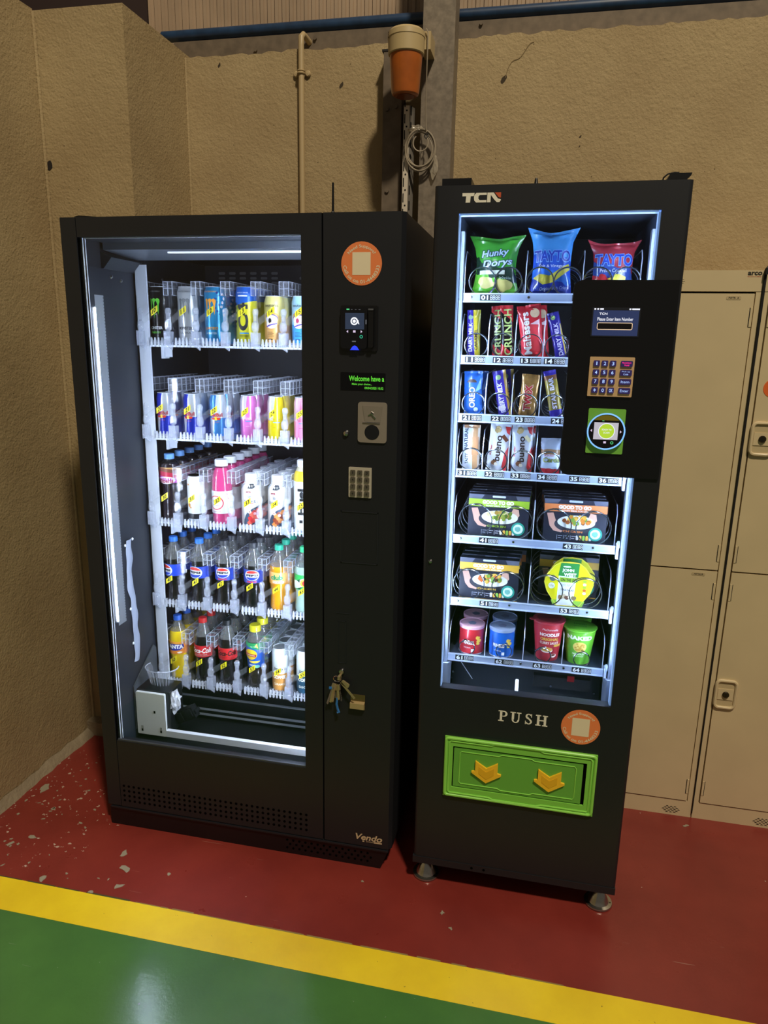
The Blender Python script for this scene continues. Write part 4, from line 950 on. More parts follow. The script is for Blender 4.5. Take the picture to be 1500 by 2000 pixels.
# meal drink (35)
p = bottle('huel', 'meal_drink_bottle', .226, .0315, [(0, .9), (.02, 1.0), (.70, 1.0), (.80, .93), (.86, .74), (.89, .62), (.91, .60)], '#e3e6e4', .19, '#eef1f4', None, cap_r=.0195, cap_h=.021, shell=bands('huel_body', [(-.2, '#dfe4e6'), (.166, '#dcc02c'), (.197, '#b9b39a')], wob=.012))
p.pr(rot2(text('Huel', 0, 0, .085, .024, .05), PI / 2, 0, 0) if 0 else ([(x + .002, y + .095) for x, y in rot2(text('Huel', 0, 0, .085, .022, .05), PI / 2)[0]], text('Huel', 0, 0, .085, .022, .05)[1]), '#1c2026')
p.pr(join2(rect(-.004, .006, .026, .036)), '#1c2026'); p.pr(join2(*[rect(-.006 + .004 * k, -.005 + .004 * k, .148, .160) for k in range(4)]), '#8d949a')
# coffee cans (54, 55)
for key, c, sub in (('cof_c', '#cf9144', 'CARAMEL'), ('cof_t', '#1f4a63', 'DECAF')):
    p = can_proto(key, 'iced_coffee_can', .157, .0290, bands('can_' + key, [(-.2, c), (.074, '#dfe8e8')], wob=.01))
    p.print(on_cyl(text("Jimmy's", 0, .085, .046, .016, .01, .3), .0294), prt('#1d2023')); p.print(on_cyl(text('COFFEE', 0, .056, .046, .012, .04), .0294), prt('#f2f2ee')); p.print(on_cyl(text(sub, 0, .030, .042, .008, .02), .0294), prt('#f2e6cf'))

ORD = ['front', 'second', 'third', 'fourth', 'fifth', 'sixth', 'seventh']
def lane(slot, key, desc, n, rz=0, keys=None, start=0, jit=.15):
    row = slot // 10 - 1; i = slot % 10
    p = P_[key]; r = {'m_': .033}.get(key[:2], None)
    rr_ = DIA.get(key, .0325)
    y = .266 + rr_ + start * (2 * rr_ + .0015)
    rd = random.Random(slot)
    for k in range(n):
        q = start + k
        lab = '%s, %s in slot %d' % (desc, ORD[q] if q else 'at the front', slot)
        p.inst(lab, (LX[i], y, EZ[row] + .0006), rz if k == 0 else rz + rd.uniform(-jit, jit) * 4, 'drinks queued in slot %d' % slot)
        y += 2 * rr_ + .0015
DIA = {'neu_y': .0305, 'neu_b': .0305, 'rb_blue': .0265, 'rb_light': .0265, 'rb_pink': .0265, 'rb_yellow': .0265, 'rb_pink2': .0265, 'w_black': .029, 'cof_c': .029, 'cof_t': .029, 'ribena': .0345, 'vithit': .0335, 'huel': .0315, 'm_black': .033, 'm_white': .033, 'm_blue': .033, 'c4': .033}
lane(10, 'm_black', 'black drink can with green claw mark', 2, -.12)
lane(11, 'm_white', 'silver white drink can with grey claw mark', 2, .05)
lane(12, 'm_blue', 'bright blue drink can with orange claw mark', 2, -.05)
lane(13, 'c4', 'yellow and blue drink can with black lettering', 3, .0)
lane(14, 'neu_y', 'gold and yellow drink can with pastel swirl', 3, .0)
lane(15, 'neu_b', 'pale blue drink can with pastel swirl', 2, .0)
lane(20, 'rb_blue', 'leftmost slim blue and silver energy can', 3, .0)
lane(21, 'rb_blue', 'slim blue and silver energy can in second lane', 3, -.1)
lane(22, 'rb_light', 'slim light blue and silver energy can', 3, .1)
lane(23, 'rb_pink', 'slim pink energy can', 3, .1)
lane(24, 'rb_yellow', 'slim yellow energy can', 3, .15)
lane(25, 'rb_pink2', 'slim rose pink energy can', 2, .0)
lane(30, 'ribena', 'dark purple squash bottle with pale blue cap', 5, .0)
lane(31, 'w_black', 'slim white can with black lid', 4, .25)
lane(32, 'vithit', 'bright pink drink bottle with white cap', 6, -.05)
lane(33, 'shake_r', 'white milkshake bottle with strawberry print', 5, .05)
lane(34, 'shake_c', 'white milkshake bottle with brown chocolate print', 6, -.15)
lane(35, 'huel', 'tall white meal drink bottle with yellow shoulder', 3, .0)
lane(40, 'pepsi', 'cola bottle in leftmost lane with blue cap', 4, -.45)
lane(41, 'pepsi', 'cola bottle in second lane with blue cap', 4, -.05)
lane(42, 'pepsimax', 'cola bottle in third lane with black cap', 5, .15)
lane(43, 'pepsimax', 'cola bottle in fourth lane with black cap', 5, .2)
lane(44, 'club', 'orange soda bottle with green cap', 5, .05)
lane(45, 'seven', 'clear lime soda bottle with green cap', 3, .3)
lane(50, 'fanta', 'orange soda bottle with blue cap', 4, .05)
lane(51, 'coke', 'cola bottle with red cap and red label', 4, .12)
lane(52, 'cokezero', 'cola bottle with black cap and red label', 5, .25)
lane(53, 'lipton', 'iced tea bottle with yellow cap', 2, .05)
lane(53, 'lipton2', 'lemon drink bottle with pale label', 3, .0, start=2)
lane(54, 'cof_c', 'white and caramel coffee can', 5, .15)
lane(55, 'cof_t', 'white and teal coffee can', 3, .25)

# ------------------------------------------------------------------ snack machine (right)
FY = -.031
T = thing('snack_vending_machine', (1.315, .35, 0), 'narrow black snack vending machine with lit shelves and green push flap', 'vending machine')
MB().box(1.0295, 1.078, .0, .72, .098, 1.932).box(1.552, 1.600, .0, .72, .098, 1.932).box(1.078, 1.552, .56, .72, .098, 1.932).box(1.078, 1.552, .0, .56, 1.895, 1.932).box(1.078, 1.552, .0, .56, .098, .555).build('cabinet', M_BLK, T)
def vround(mb, x0, x1, z0, z1, left):
    r = .011; pts = []
    if left:
        pts = [(x0, 0), (x0, FY + r)] + [(x0 + r - r * math.cos(a), FY + r - r * math.sin(a)) for a in [PI / 2 * i / 5 for i in range(1, 6)]] + [(x1, FY), (x1, 0)]
    else:
        pts = [(x0, 0), (x0, FY)] + [(x1 - r + r * math.sin(a), FY + r - r * math.cos(a)) for a in [PI / 2 * i / 5 for i in range(0, 6)]] + [(x1, 0)]
    return mb.prism(pts, z0, z1, 'z')
d = MB(); vround(d, 1.0272, 1.0865, .098, 1.935, True); vround(d, 1.5405, 1.6023, .098, 1.935, False)
d.box(1.0865, 1.5405, FY, 0, 1.874, 1.935).box(1.0865, 1.5405, FY, 0, .098, .649)
d.build('door', M_BLK, T, smooth=True)
MB().box(1.0865, 1.5405, FY + .004, FY + .008, .649, 1.874).build('window_pane', M_GLASS, T)
cpn = MB().prism([(1.595, 1.2645), (1.595, 1.7235)] + [(1.3825 - .02 * math.sin(a), 1.7035 + .02 * math.cos(a)) for a in [PI / 2 * i / 6 for i in range(7)]] + [(1.3825 - .02 * math.cos(a), 1.2845 - .02 * math.sin(a)) for a in [PI / 2 * i / 6 for i in range(7)]], FY - .005, FY + .004).build('control_panel', mat('panel_black', '#0e0e11', .3), T, label='black control panel over the window')
MB().box(1.0255, 1.6015, FY - .002, FY + .03, .076, .0975).build('base_bar', M_BLK, T)
MB().box(1.04, 1.59, 0, .70, .06, .098).build('underside', M_BLK2, T)
for x in (1.20, 1.235): MB().prism(disc(x, .087, .004, 10)[0], FY - .0026, FY - .0016).build('bar_hole', M_DARK, T)
MB().box(1.040, 1.110, .0, .12, 1.933, 1.9565).build('top_box', M_BLK2, T)
MB().lathe([(.009, 0), (.008, .004), (.0045, .012), (.0035, .020), (.002, .024)], 14, (1.26, .03, 1.935)).build('antenna', M_BLK2, T, smooth=True)
MB().prism([(1.545, 1.935), (1.585, 1.935), (1.596, 1.945), (1.598, 1.951), (1.553, 1.951)], -.02, .05).build('top_sensor', M_BLK2, T)
MB().tube([(1.538, -.01, 1.934), (1.540, -.01, 1.944), (1.548, -.01, 1.951), (1.562, -.01, 1.954), (1.572, -.01, 1.9535)], .0018, 6).build('sensor_cable', M_BLK2, T, smooth=True)
for z in (1.395, 1.36):
    MB().tube([(1.6015, .03, z - .014), (1.607, .028, z - .007), (1.607, .028, z + .007), (1.6015, .03, z + .014)], .0015, 6).build('side_loop', M_BLK2, T)
for x in (1.060, 1.566):
    for y in (.020, .64):
        ft = MB().lathe([(.0, 0), (.037, 0), (.040, .003), (.039, .007), (.030, .009), (.024, .022), (.014, .044), (.011, .046), (.011, .064), (0, .064)], 28, (x, y, 0)).build('foot', mat('foot_chrome', '#b9b6ae', .22, .95), T, smooth=True, label='chrome levelling foot')
        MB().lathe([(.004, .0072), (0, .0074)], 10, (x + .031, y - .004, .0012)).build('foot_hole', M_DARK, ft)
MB().lathe([(.0, .004), (.004, .0035), (.006, 0)], 14).rot(Matrix.Translation((1.048, FY, 1.01)) @ Matrix.Rotation(PI / 2, 4, 'X')).build('door_lock', M_CHR, T, smooth=True)
# logo
M_LOGO = mat('logo_cream', '#ece6d6', .5)
k = .0
flat('maker_logo', join2(
    poly((1.0935, 1.9175), (1.122, 1.9175), (1.120, 1.9105), (1.0935, 1.9105)), poly((1.1015, 1.8965), (1.112, 1.8965), (1.113, 1.9105), (1.1025, 1.9105)),
    poly((1.126, 1.9175), (1.150, 1.9175), (1.150, 1.9125), (1.134, 1.9125), (1.131, 1.9095), (1.131, 1.9045), (1.134, 1.9015), (1.150, 1.9015), (1.150, 1.8965), (1.126, 1.8965), (1.1215, 1.901), (1.1205, 1.907), (1.1215, 1.913)),
    poly((1.1515, 1.8965), (1.1595, 1.8965), (1.1595, 1.9125), (1.158, 1.9175), (1.1515, 1.9175)), poly((1.158, 1.9175), (1.166, 1.9175), (1.176, 1.9045), (1.183, 1.9025), (1.183, 1.9), (1.180, 1.8965), (1.174, 1.8965), (1.168, 1.902), (1.1595, 1.9125))), FY - .0006, M_LOGO, T)
flat('maker_logo_corner', poly((1.1685, 1.9175), (1.183, 1.9175), (1.183, 1.906), (1.178, 1.907)), FY - .0006, mat('logo_orange', '#c8552f', .5), T)
# PUSH in serif capitals
def serif(parts, x, z, wd, ht): return [(x + a * wd, z + b_ * ht) for a, b_ in parts]
def bar(a0, a1, b0, b1): return rect(a0, a1, b0, b1)
Pp = [bar(.18, .42, 0, 1), bar(.02, .6, 0, .10), bar(.02, .3, .90, 1)]
arc = [(.42 + .16 * 0, 0)]
def bowl(cx, cz, rx, rz, a0, a1, t, n=14):
    o = [(cx + rx * math.cos(a0 + (a1 - a0) * i / n), cz + rz * math.sin(a0 + (a1 - a0) * i / n)) for i in range(n + 1)]
    q = [(cx + (rx - t) * math.cos(a0 + (a1 - a0) * i / n), cz + (rz - t * .45) * math.sin(a0 + (a1 - a0) * i / n)) for i in range(n + 1)]
    vs = o + q; return vs, [(i, i + 1, n + 2 + i, n + 1 + i) for i in range(n)]
glyph = {'P': Pp + [bar(.3, .62, .90, 1), bar(.3, .6, .45, .53), bowl(.6, .725, .36, .275, -PI / 2, PI / 2, .22)],
         'U': [bar(.14, .34, .3, 1), bar(.70, .80, .3, 1), bar(0, .48, .90, 1), bar(.56, .95, .90, 1), bowl(.47, .3, .33, .3, PI, 2 * PI, .16)],
         'S': [bowl(.5, .74, .36, .26, PI * .12, PI * 1.45, .20), bowl(.5, .27, .38, .27, -PI * .86, PI * .46, .20), poly((.3, .62), (.42, .70), (.80, .40), (.68, .30)), bar(.76, .84, .68, 1), bar(.12, .2, 0, .32)],
         'H': [bar(.12, .32, 0, 1), bar(.68, .88, 0, 1), bar(.3, .7, .45, .55), bar(0, .44, .90, 1), bar(.56, 1, .90, 1), bar(0, .44, 0, .10), bar(.56, 1, 0, .10)]}
x = 1.2495
for ch, wd in (('P', .026), ('U', .031), ('S', .024), ('H', .032)):
    V3, F3 = [], []
    for q_, (vs, fs) in enumerate(glyph[ch]):
        n_ = len(V3); V3 += [(x + a * wd, FY - .0006 - .00012 * q_, .570 + b_ * .032) for a, b_ in vs]; F3 += [tuple(k_ + n_ for k_ in f) for f in fs]
    decal('push_letter', (V3, F3), M_LOGO, T); x += wd + .0065
support_sticker(1.4685, .5805, .0508, FY, T)
# green push flap
M_GRN1 = mat('green_plastic', '#82cc4c', .42); M_GRN2 = mat('green_plastic_flap', '#68ad40', .45); M_GRN3 = mat('green_plastic_light', '#92da58', .4)
gf = MB()
gx0, gx1, gz0, gz1 = 1.1075, 1.520, .3185, .505
ix0, ix1, iz0, iz1 = 1.131, 1.494, .348, .4775
for a in ((gx0, gx1, gz0, iz0), (gx0, gx1, iz1, gz1), (gx0, ix0, iz0, iz1), (ix1, gx1, iz0, iz1)): gf.box(a[0], a[1], FY - .006, FY, a[2], a[3])
gf = gf.build('flap_frame', M_GRN1, T, label='bright green plastic flap surround')
MB().tube([(a, FY - .0055, c) for a, c in rrect(gx0 + .004, gx1 - .004, gz0 + .004, gz1 - .004, .008, 4)], .0045, 8, True).build('frame_bead', M_GRN3, gf, smooth=True)
def notch(x0, x1, z0, z1, dz, a, b_, sgn=1):
    return [(x0, z0 + .006), (x0 + .004, z0), (x0 + (x1 - x0) * a, z0), (x0 + (x1 - x0) * (a + .03), z0 + dz), (x0 + (x1 - x0) * b_, z0 + dz), (x0 + (x1 - x0) * (b_ + .03), z0), (x1 - .004, z0), (x1, z0 + .006),
            (x1, z1 - .006), (x1 - .004, z1), (x0 + (x1 - x0) * (b_ + .03), z1), (x0 + (x1 - x0) * b_, z1 - dz), (x0 + (x1 - x0) * (a + .03), z1 - dz), (x0 + (x1 - x0) * a, z1), (x0 + .004, z1), (x0, z1 - .006)]
MB().tube([(a, FY - .006, c) for a, c in notch(gx0 + .013, gx1 - .013, gz0 + .012, gz1 - .012, -.005, .30, .64)], .0028, 6, True).build('frame_bead', M_GRN3, gf, smooth=True)
MB().box(ix0, ix1, FY - .0005, FY + .004, iz0, iz1).build('flap_gap', M_DARK, gf)
fl = MB().rbox(ix0 + .003, ix1 - .009, FY - .004, FY, iz0 + .003, iz1 - .005, .002, 2).build('push_flap', M_GRN2, T, label='green push flap with two yellow arrows')
MB().tube([(a, FY - .0042, c) for a, c in notch(ix0 + .020, ix1 - .027, iz0 + .014, iz1 - .015, -.005, .34, .62)], .0016, 6, True).build('flap_bead', M_GRN3, fl, smooth=True)
M_ARW = mat('arrow_yellow', '#fac42c', .4); M_ARW2 = mat('arrow_yellow_deep', '#eab322', .45)
for cx in (1.2265, 1.3985):
    z0 = .377
    o = [(cx - .031, .4420), (cx, .4225), (cx + .031, .4420), (cx + .031, .4105), (cx + .041, .4085), (cx + .041, .4045), (cx, z0), (cx - .041, .4045), (cx - .041, .4085), (cx - .031, .4105)]
    ar = MB().prism(o, FY - .010, FY - .0035).build('arrow', M_ARW, fl)
    MB().prism([(cx - .021, .4265), (cx, .4125), (cx + .021, .4265), (cx + .021, .4045), (cx, .3895), (cx - .021, .4045)], FY - .0108, FY - .0095).build('arrow_inset', M_ARW2, ar)
# screen, keypad, reader
PY = FY - .005
scn = MB().box(1.4085, 1.5165, PY - .0012, PY, 1.5965, 1.6625).build('screen_bezel', mat('bezel_grey', '#23252e', .3), T)
flat('screen', rect(1.4115, 1.5135, 1.599, 1.656), PY - .0016, mat('lit_lcd', '#07080c', .25, emit='#3d4a78', es=.55), scn, label='small blue lit screen')
EW = E_('screen_white', '#f2f4ff', 1.0)
flat('screen_text', text('Please Enter Item Number', 1.4615, 1.6365, .080, .0075, .015), PY - .002, EW, scn)
flat('screen_text', text('TCN', 1.434, 1.6485, .018, .005, .02), PY - .002, EW, scn)
flat('screen_icons', join2(rect(1.413, 1.417, 1.657, 1.6605), rect(1.4195, 1.4235, 1.657, 1.6605), rect(1.426, 1.434, 1.657, 1.6605), rect(1.491, 1.495, 1.657, 1.6605), rect(1.497, 1.514, 1.657, 1.6605)), PY - .002, EW, scn)
fr = [(a, c) for a, c in rrect(1.4225, 1.5005, 1.613, 1.628, .003, 3)]
flat('entry_field', (fr, [tuple(range(len(fr)))]), PY - .002, mat('field_dark', '#150f12', .3), scn)
MB().tube([(a, PY - .002, c) for a, c in fr], .0008, 5, True).build('entry_border', E_('cream_line', '#f2cfa6', .9), scn)
kp = MB().rbox(1.4125, 1.514, PY - .004, PY, 1.4585, 1.5505, .002, 2).build('keypad', mat('keypad_gold', '#dcb688', .45, .1), T, label='gold keypad with blue lit keys')
M_KEYB = mat('key_backlit', '#3a2f55', .35, emit='#3a2fa0', es=.12); EB = E_('key_blue', '#a9c8ff', 1.2); ER = E_('key_pink', '#ff2f8a', 1.6)
for r in range(4):
    for c_ in range(3):
        x = 1.4285 + .0185 * c_; z = 1.5355 - .0208 * r
        MB().rbox(x - .007, x + .007, PY - .007, PY - .004, z - .0068, z + .0068, .002, 3).build('key', M_KEYB, kp)
        flat('key_legend', text(['1', '2', '3', '4', '5', '6', '7', '8', '9', '*', '0', 'OK'][r * 3 + c_], x, z, (.0022 if r + c_ == 0 else .0052) if r * 3 + c_ < 11 else .008, .008, .01), PY - .0074, EB, kp)
    z = 1.5355 - .0208 * r
    MB().rbox(1.483, 1.5095, PY - .007, PY - .004, z - .0068, z + .0068, .002, 3).build('key', M_KEYB, kp)
    if r == 0: flat('key_legend', join2(text('Reselect', 1.496, z + .0026, .020, .0035), text('Void', 1.496, z - .003, .011, .004)), PY - .0074, ER, kp)
    else: flat('key_legend', join2(text('Pick-up', 1.496, z + .0026, .018, .0035), text('Code', 1.496, z - .003, .011, .004)) if r == 1 else text(['', '', 'Item', 'Enter'][r], 1.496, z, .019, .006), PY - .0074, EB, kp)
rp = MB().rbox(1.4195, 1.5055, PY - .003, PY, 1.3215, 1.4295, .003, 3).build('reader_plate', mat('reader_green', '#7ec24c', .4), T, label='green plate with round card reader')
MB().prism(disc(1.463, 1.376, .0435, 40)[0], PY - .010, PY - .003).build('reader_body', mat('reader_black', '#0b0b0e', .15, coat=.4), rp)
MB().tube([(1.463 + .0425 * math.cos(a), PY - .0105, 1.376 + .0425 * math.sin(a)) for a in [2 * PI * i / 48 for i in range(48)]], .0018, 6, True).build('reader_ring', E_('ring_blue', '#7ab4f2', 1.3), rp)
q = disc(1.463, 1.376, .0405, 20, None, .72, PI - .72); flat('reader_visor', q, PY - .0104, mat('visor_gold', '#8a7d2a', .3), rp)
flat('reader_screen', rect(1.4345, 1.4905, 1.3565, 1.3975), PY - .0108, mat('lit_white_screen', '#111111', .3, emit='#d9d4de', es=.75), rp)
flat('reader_badge', disc(1.464, 1.377, .0175, 30), PY - .0112, E_('lime_badge', '#b9dc3c', .95), rp)
flat('reader_badge_ring', ring(1.464, 1.377, .0175, .0192, 30), PY - .0112, EW, rp)
flat('reader_badge_text', join2(text('READY TO', 1.464, 1.3805, .022, .0042, .01), text('SCAN', 1.464, 1.3735, .014, .0042, .01)), PY - .0116, EW, rp)
flat('reader_marks', join2(poly((1.4265, 1.3775), (1.4305, 1.374), (1.4305, 1.381)), poly((1.499, 1.3765), (1.495, 1.373), (1.495, 1.380)), rect(1.459, 1.465, 1.3475, 1.3525)), PY - .0108, MATS['lit_pink'], rp)
flat('reader_marks', join2(ring(1.4785, 1.3495, .0022, .0036, 16), rect(1.4525, 1.457, 1.4005, 1.402)), PY - .0108, MATS['lit_green'], rp)

# interior
M_TIN = mat('snack_liner', '#3a4558', .45); M_TINS = mat('snack_side', '#8e9bb0', .4, .3)
MB().box(1.0785, 1.552, .552, .56, .56, 1.895).build('liner_back', mat('snack_liner_back', '#22262f', .6), T)
MB().box(1.078, 1.0815, 0, .552, .56, 1.895).box(1.5485, 1.552, 0, .552, .56, 1.895).build('liner_side', M_TIN, T)
MB().box(1.0815, 1.5485, 0, .552, 1.889, 1.895).build('liner_top', M_TIN, T)
M_LED2 = mat('led_blue_white', '#ffffff', .5, emit='#cfe0ff', es=165 * LED)
M_LEDF = mat('light_frame', '#9fb6dc', .4, emit='#8fb4f0', es=.5)
MB().box(1.0865, 1.0890, FY + .009, .0, .649, 1.874).box(1.0865, 1.5405, FY + .009, .0, 1.8705, 1.874).box(1.5360, 1.5405, FY + .009, .0, .649, 1.874).build('window_trim', M_LEDF, T, label='pale glowing trim around the window')
MB().box(1.0822, 1.0835, .02, .028, .62, 1.86).build('led_strip', M_LED2, T)
MB().box(1.5465, 1.5478, .02, .028, .62, 1.86).build('led_strip', M_LED2, T)
for x in (1.125, 1.497): MB().lathe([(.017, 0), (.017, -.003), (.012, -.006), (0, -.007)], 20, (x, .0, 1.8885)).build('spot_lamp', mat('spot_white', '#ffffff', .5, emit='#ffffff', es=14 * LED), T, smooth=True)
MB().box(1.0816, 1.0900, .085, .115, .60, 1.85).box(1.540, 1.5484, .085, .115, .60, 1.85).build('shelf_upright', M_TINS, T)
RZ = [1.702, 1.545, 1.392, 1.241, 1.054, .868, .695]
M_RAIL = mat('rail_aluminium', '#a9b8d4', .35, .35); M_RAIL2 = mat('rail_light', '#c6d6f0', .3, .2); M_LBL = mat('label_black', '#16181d', .5); M_LBLW = mat('label_white', '#e9edf3', .5)
M_WIRE = mat('coil_wire', '#8d939c', .2, .95); M_WIREL = mat('divider_wire', '#c9d2e2', .3, .6)
seg8 = MB()
def eights(cx, cz):
    sh = []
    for k in range(4):
        x = cx + .0068 * (k - 1.5); w_, h_ = .0052, .0105
        for (a0, a1, b0, b1) in ((-.5, .5, .40, .5), (-.5, .5, -.05, .05), (-.5, .5, -.5, -.40), (-.5, -.28, -.5, .5), (.28, .5, -.5, .5)): sh.append(rect(x + a0 * w_, x + a1 * w_, cz + b0 * h_, cz + b1 * h_))
    return join2(*sh)
LBL = [[(1.161, '01'), (1.392, '03')], [(1.129, '11'), (1.202, '12'), (1.2725, '13'), (1.3335, '14')], [(1.128, '21'), (1.205, '22'), (1.268, '23'), (1.362, '24')],
       [(1.122, '31'), (1.196, '32'), (1.266, '33'), (1.336, '34'), (1.420, '35'), (1.494, '36')], [(1.190, '41'), (1.418, '43')], [(1.201, '51'), (1.422, '53')], [(1.139, '61'), (1.253, '62'), (1.361, '63'), (1.469, '64')]]
DIV = [[1.092, 1.2475, 1.388, 1.525], [1.092, 1.1615, 1.231, 1.303, 1.372, 1.45, 1.525], [1.092, 1.1615, 1.231, 1.303, 1.372, 1.45, 1.525], [1.092, 1.1615, 1.231, 1.303, 1.372, 1.45, 1.525], [1.092, 1.309, 1.525], [1.092, 1.309, 1.525], [1.092, 1.196, 1.305, 1.414, 1.525]]
COIL = [[(1.137, .034), (1.204, .034), (1.283, .034), (1.352, .034), (1.425, .034), (1.493, .034)], [(1.129, .030), (1.2, .030), (1.27, .030), (1.338, .030)], [(1.129, .030), (1.197, .030), (1.267, .030), (1.338, .030)], [(1.129, .030), (1.197, .030), (1.267, .030), (1.338, .030)],
        [(1.150, .046), (1.261, .046), (1.364, .046), (1.468, .046)], [(1.140, .044), (1.250, .044), (1.357, .044), (1.462, .044)], [(1.144, .022), (1.25, .022), (1.36, .022), (1.468, .022)]]
def helix(r, hand=1, turns=7, pitch=.052, y0=0):
    return [(hand * r * math.sin(2 * PI * i / 30 + 2.4), y0 + .004 * min(1, i / 30) + pitch * max(0, i / 30 - 1), r - r * math.cos(2 * PI * i / 30 + 2.4) + .002) for i in range(turns * 30)]
HM = {}
for row, zt in enumerate(RZ):
    sh = MB().box(1.091, 1.539, .104, .50, zt - .010, zt - .006).build('shelf', mat('shelf_dark', '#3a4454', .4, .3), T)
    rl = MB().box(1.089, 1.5275, .1005, .104, zt - .0205, zt).build('shelf_rail', M_RAIL, sh)
    MB().box(1.089, 1.5275, .0990, .1005, zt - .0030, zt).box(1.089, 1.5275, .0985, .1005, zt - .0235, zt - .0195).build('rail_lip', M_RAIL2, sh)
    for s, x in ((-1, 1.0835), (1, 1.533)):
        MB().box(x - .0035, x + .0035, .095, .12, zt - .035, zt + .004).lathe([(.005, 0), (.006, .012), (.003, .018)], 10, (x + .002, .10, zt - .004)).build('shelf_bracket', M_RAIL2, sh)
    for x, s in LBL[row]:
        wdt = .053
        MB().box(x - wdt / 2, x + wdt / 2, .0997, .1006, zt - .0185, zt - .0035).build('price_label', M_LBL, sh)
        flat('label_number', join2(text(s, x - .0145, zt - .011, .018, .0115, .03), eights(x + .0125, zt - .011)), .0993, M_LBLW, sh)
    if row in (0, 4, 5, 6):
        for x in ((1.112, 1.258, 1.47) if row < 6 else (1.42, 1.30)): MB().lathe([(.0, .002), (.003, .0015), (.004, 0)], 12).rot(Matrix.Translation((x, .1003, zt - .010)) @ Matrix.Rotation(PI / 2, 4, 'X')).build('rail_screw', M_CHR, sh, smooth=True)
    hh = .105 if row < 6 else .085
    for x in DIV[row]:
        MB().tube([(x, .108, zt - .006), (x, .108, zt + hh * .62), (x + .001, .111, zt + hh * .8), (x + .001, .13, zt + hh), (x + .001, .45, zt + hh)], .0014, 6).build('lane_divider', M_WIREL, sh, smooth=True)
    for i, (x, r) in enumerate(COIL[row]):
        key = (r, i % 2)
        if key not in HM:
            HM[key] = MB().tube(helix(r, 1 if i % 2 else -1), .0016, 6).mesh(True); HM[key].materials.append(M_WIRE)
        put('coil', HM[key], sh, x, .1075, zt - .006)
# delivery chute
MB().box(1.0816, 1.5484, .0, .45, .556, .562).build('chute_floor', M_TIN, T)
MB().prism([(.0, .60), (.10, .575), (.12, .66), (.02, .70)], 1.0816, 1.100, 'x').prism([(.0, .60), (.10, .575), (.12, .66), (.02, .70)], 1.530, 1.5484, 'x').build('chute_cheek', M_TINS, T)
MB().box(1.10, 1.53, .16, .165, .562, .645).build('chute_back', mat('chute_grey', '#4a4f58', .5), T)
MB().box(1.34, 1.50, .14, .160, .60, .635).build('chute_motor_plate', mat('chute_plate', '#3b3c3f', .5), T)
MB().rbox(1.2885, 1.2985, .10, .106, .592, .632, .003, 3).build('drop_sensor', mat('sensor_white', '#eef2ff', .5, emit='#dfe8ff', es=1.2), T, label='small white glowing drop sensor')
MB().box(1.435, 1.455, .135, .139, .628, .645).build('red_switch', mat('switch_red', '#b3252c', .4), T)
for x, z in ((1.39, .608), (1.512, .60), (1.515, .57), (1.10, .60), (1.105, .62)): MB().cyl((x, .139, z), (x, .133, z), .0035, n=10).build('chute_screw', M_CHR, T)
MB().tube([(1.125, .115, .668), (1.165, .10, .62)], .0012, 5).build('loose_wire', M_WIREL, T)

# ------------------------------------------------------------------ snacks
def pack(w_, h_, t_, seal=.08, seed=0, waist=.06, ripple=.0018, ears=0.0, n=(18, 26)):
    def S(u, v, side=-1, off=0.0):
        q = min(1, max(0, (v - seal * .5) / (1 - seal)))
        bulge = max(0.0, math.sin(PI * q)) ** .55 * max(0.0, 1 - abs(u) ** 3.2) ** .7
        wv = w_ / 2 * (1 - waist * math.sin(PI * v)) * (1 + ears * max(0, v - .8) * 2)
        nz = noise.noise(Vector((u * 2.1 + seed, v * 3.3, seed * .7))) + .5 * noise.noise(Vector((u * 5 + seed, v * 7, seed)))
        y = side * (t_ / 2 * bulge + ripple * nz * min(1, 4 * v + .1)) + ripple * 1.5 * math.sin(5 * u + seed) * (1 if v > 1 - seal or v < seal else .0)
        z = h_ * v + ears * .5 * h_ * (abs(u) ** 2 - .4) * max(0, v - .75) * 1.2
        return (u * wv, y + side * off, z)
    nu, nv = n; vs = []; fs = []
    for sd in (-1, 1):
        for j in range(nv + 1):
            for i in range(nu + 1): vs.append(S(-1 + 2 * i / nu, j / nv, sd, .0002))
    k = (nu + 1) * (nv + 1)
    for b0, fl_ in ((0, False), (k, True)):
        for j in range(nv):
            for i in range(nu):
                f = (b0 + j * (nu + 1) + i, b0 + j * (nu + 1) + i + 1, b0 + (j + 1) * (nu + 1) + i + 1, b0 + (j + 1) * (nu + 1) + i)
                fs.append(f[::-1] if fl_ else f)
    S.w = w_; S.h = h_; S.waist = waist
    return MB().add(vs, fs), S
def on_pack(shape, S, off=.0012):
    vs, fs = cut(shape, .006, True)
    return [S(max(-1, min(1, x / (S.w / 2 * (1 - S.waist * math.sin(PI * min(1, max(0, z / S.h))))))), min(1, max(0, z / S.h)), -1, off) for x, z in vs], fs
def snack(key, name, cat, dims, m, seed, **k):
    p = Proto(name, cat); P_[key] = p
    mb, S = pack(*dims, seed=seed, **k)
    p.part('wrapper', mb, m, True, False)
    p.S = S
    p.pr = lambda shape, c, off=.0012: p.print(on_pack(shape, S, off), prt(c, rough=.3), 0)
    return p
def vtext(s, cx, cz, length, ht, bold=.03, up_=True):
    return rot2(text(s, cx, cz, length, ht, bold), PI / 2 if up_ else -PI / 2, cx, cz)
foil = dict(rough=.25, coat=.5)
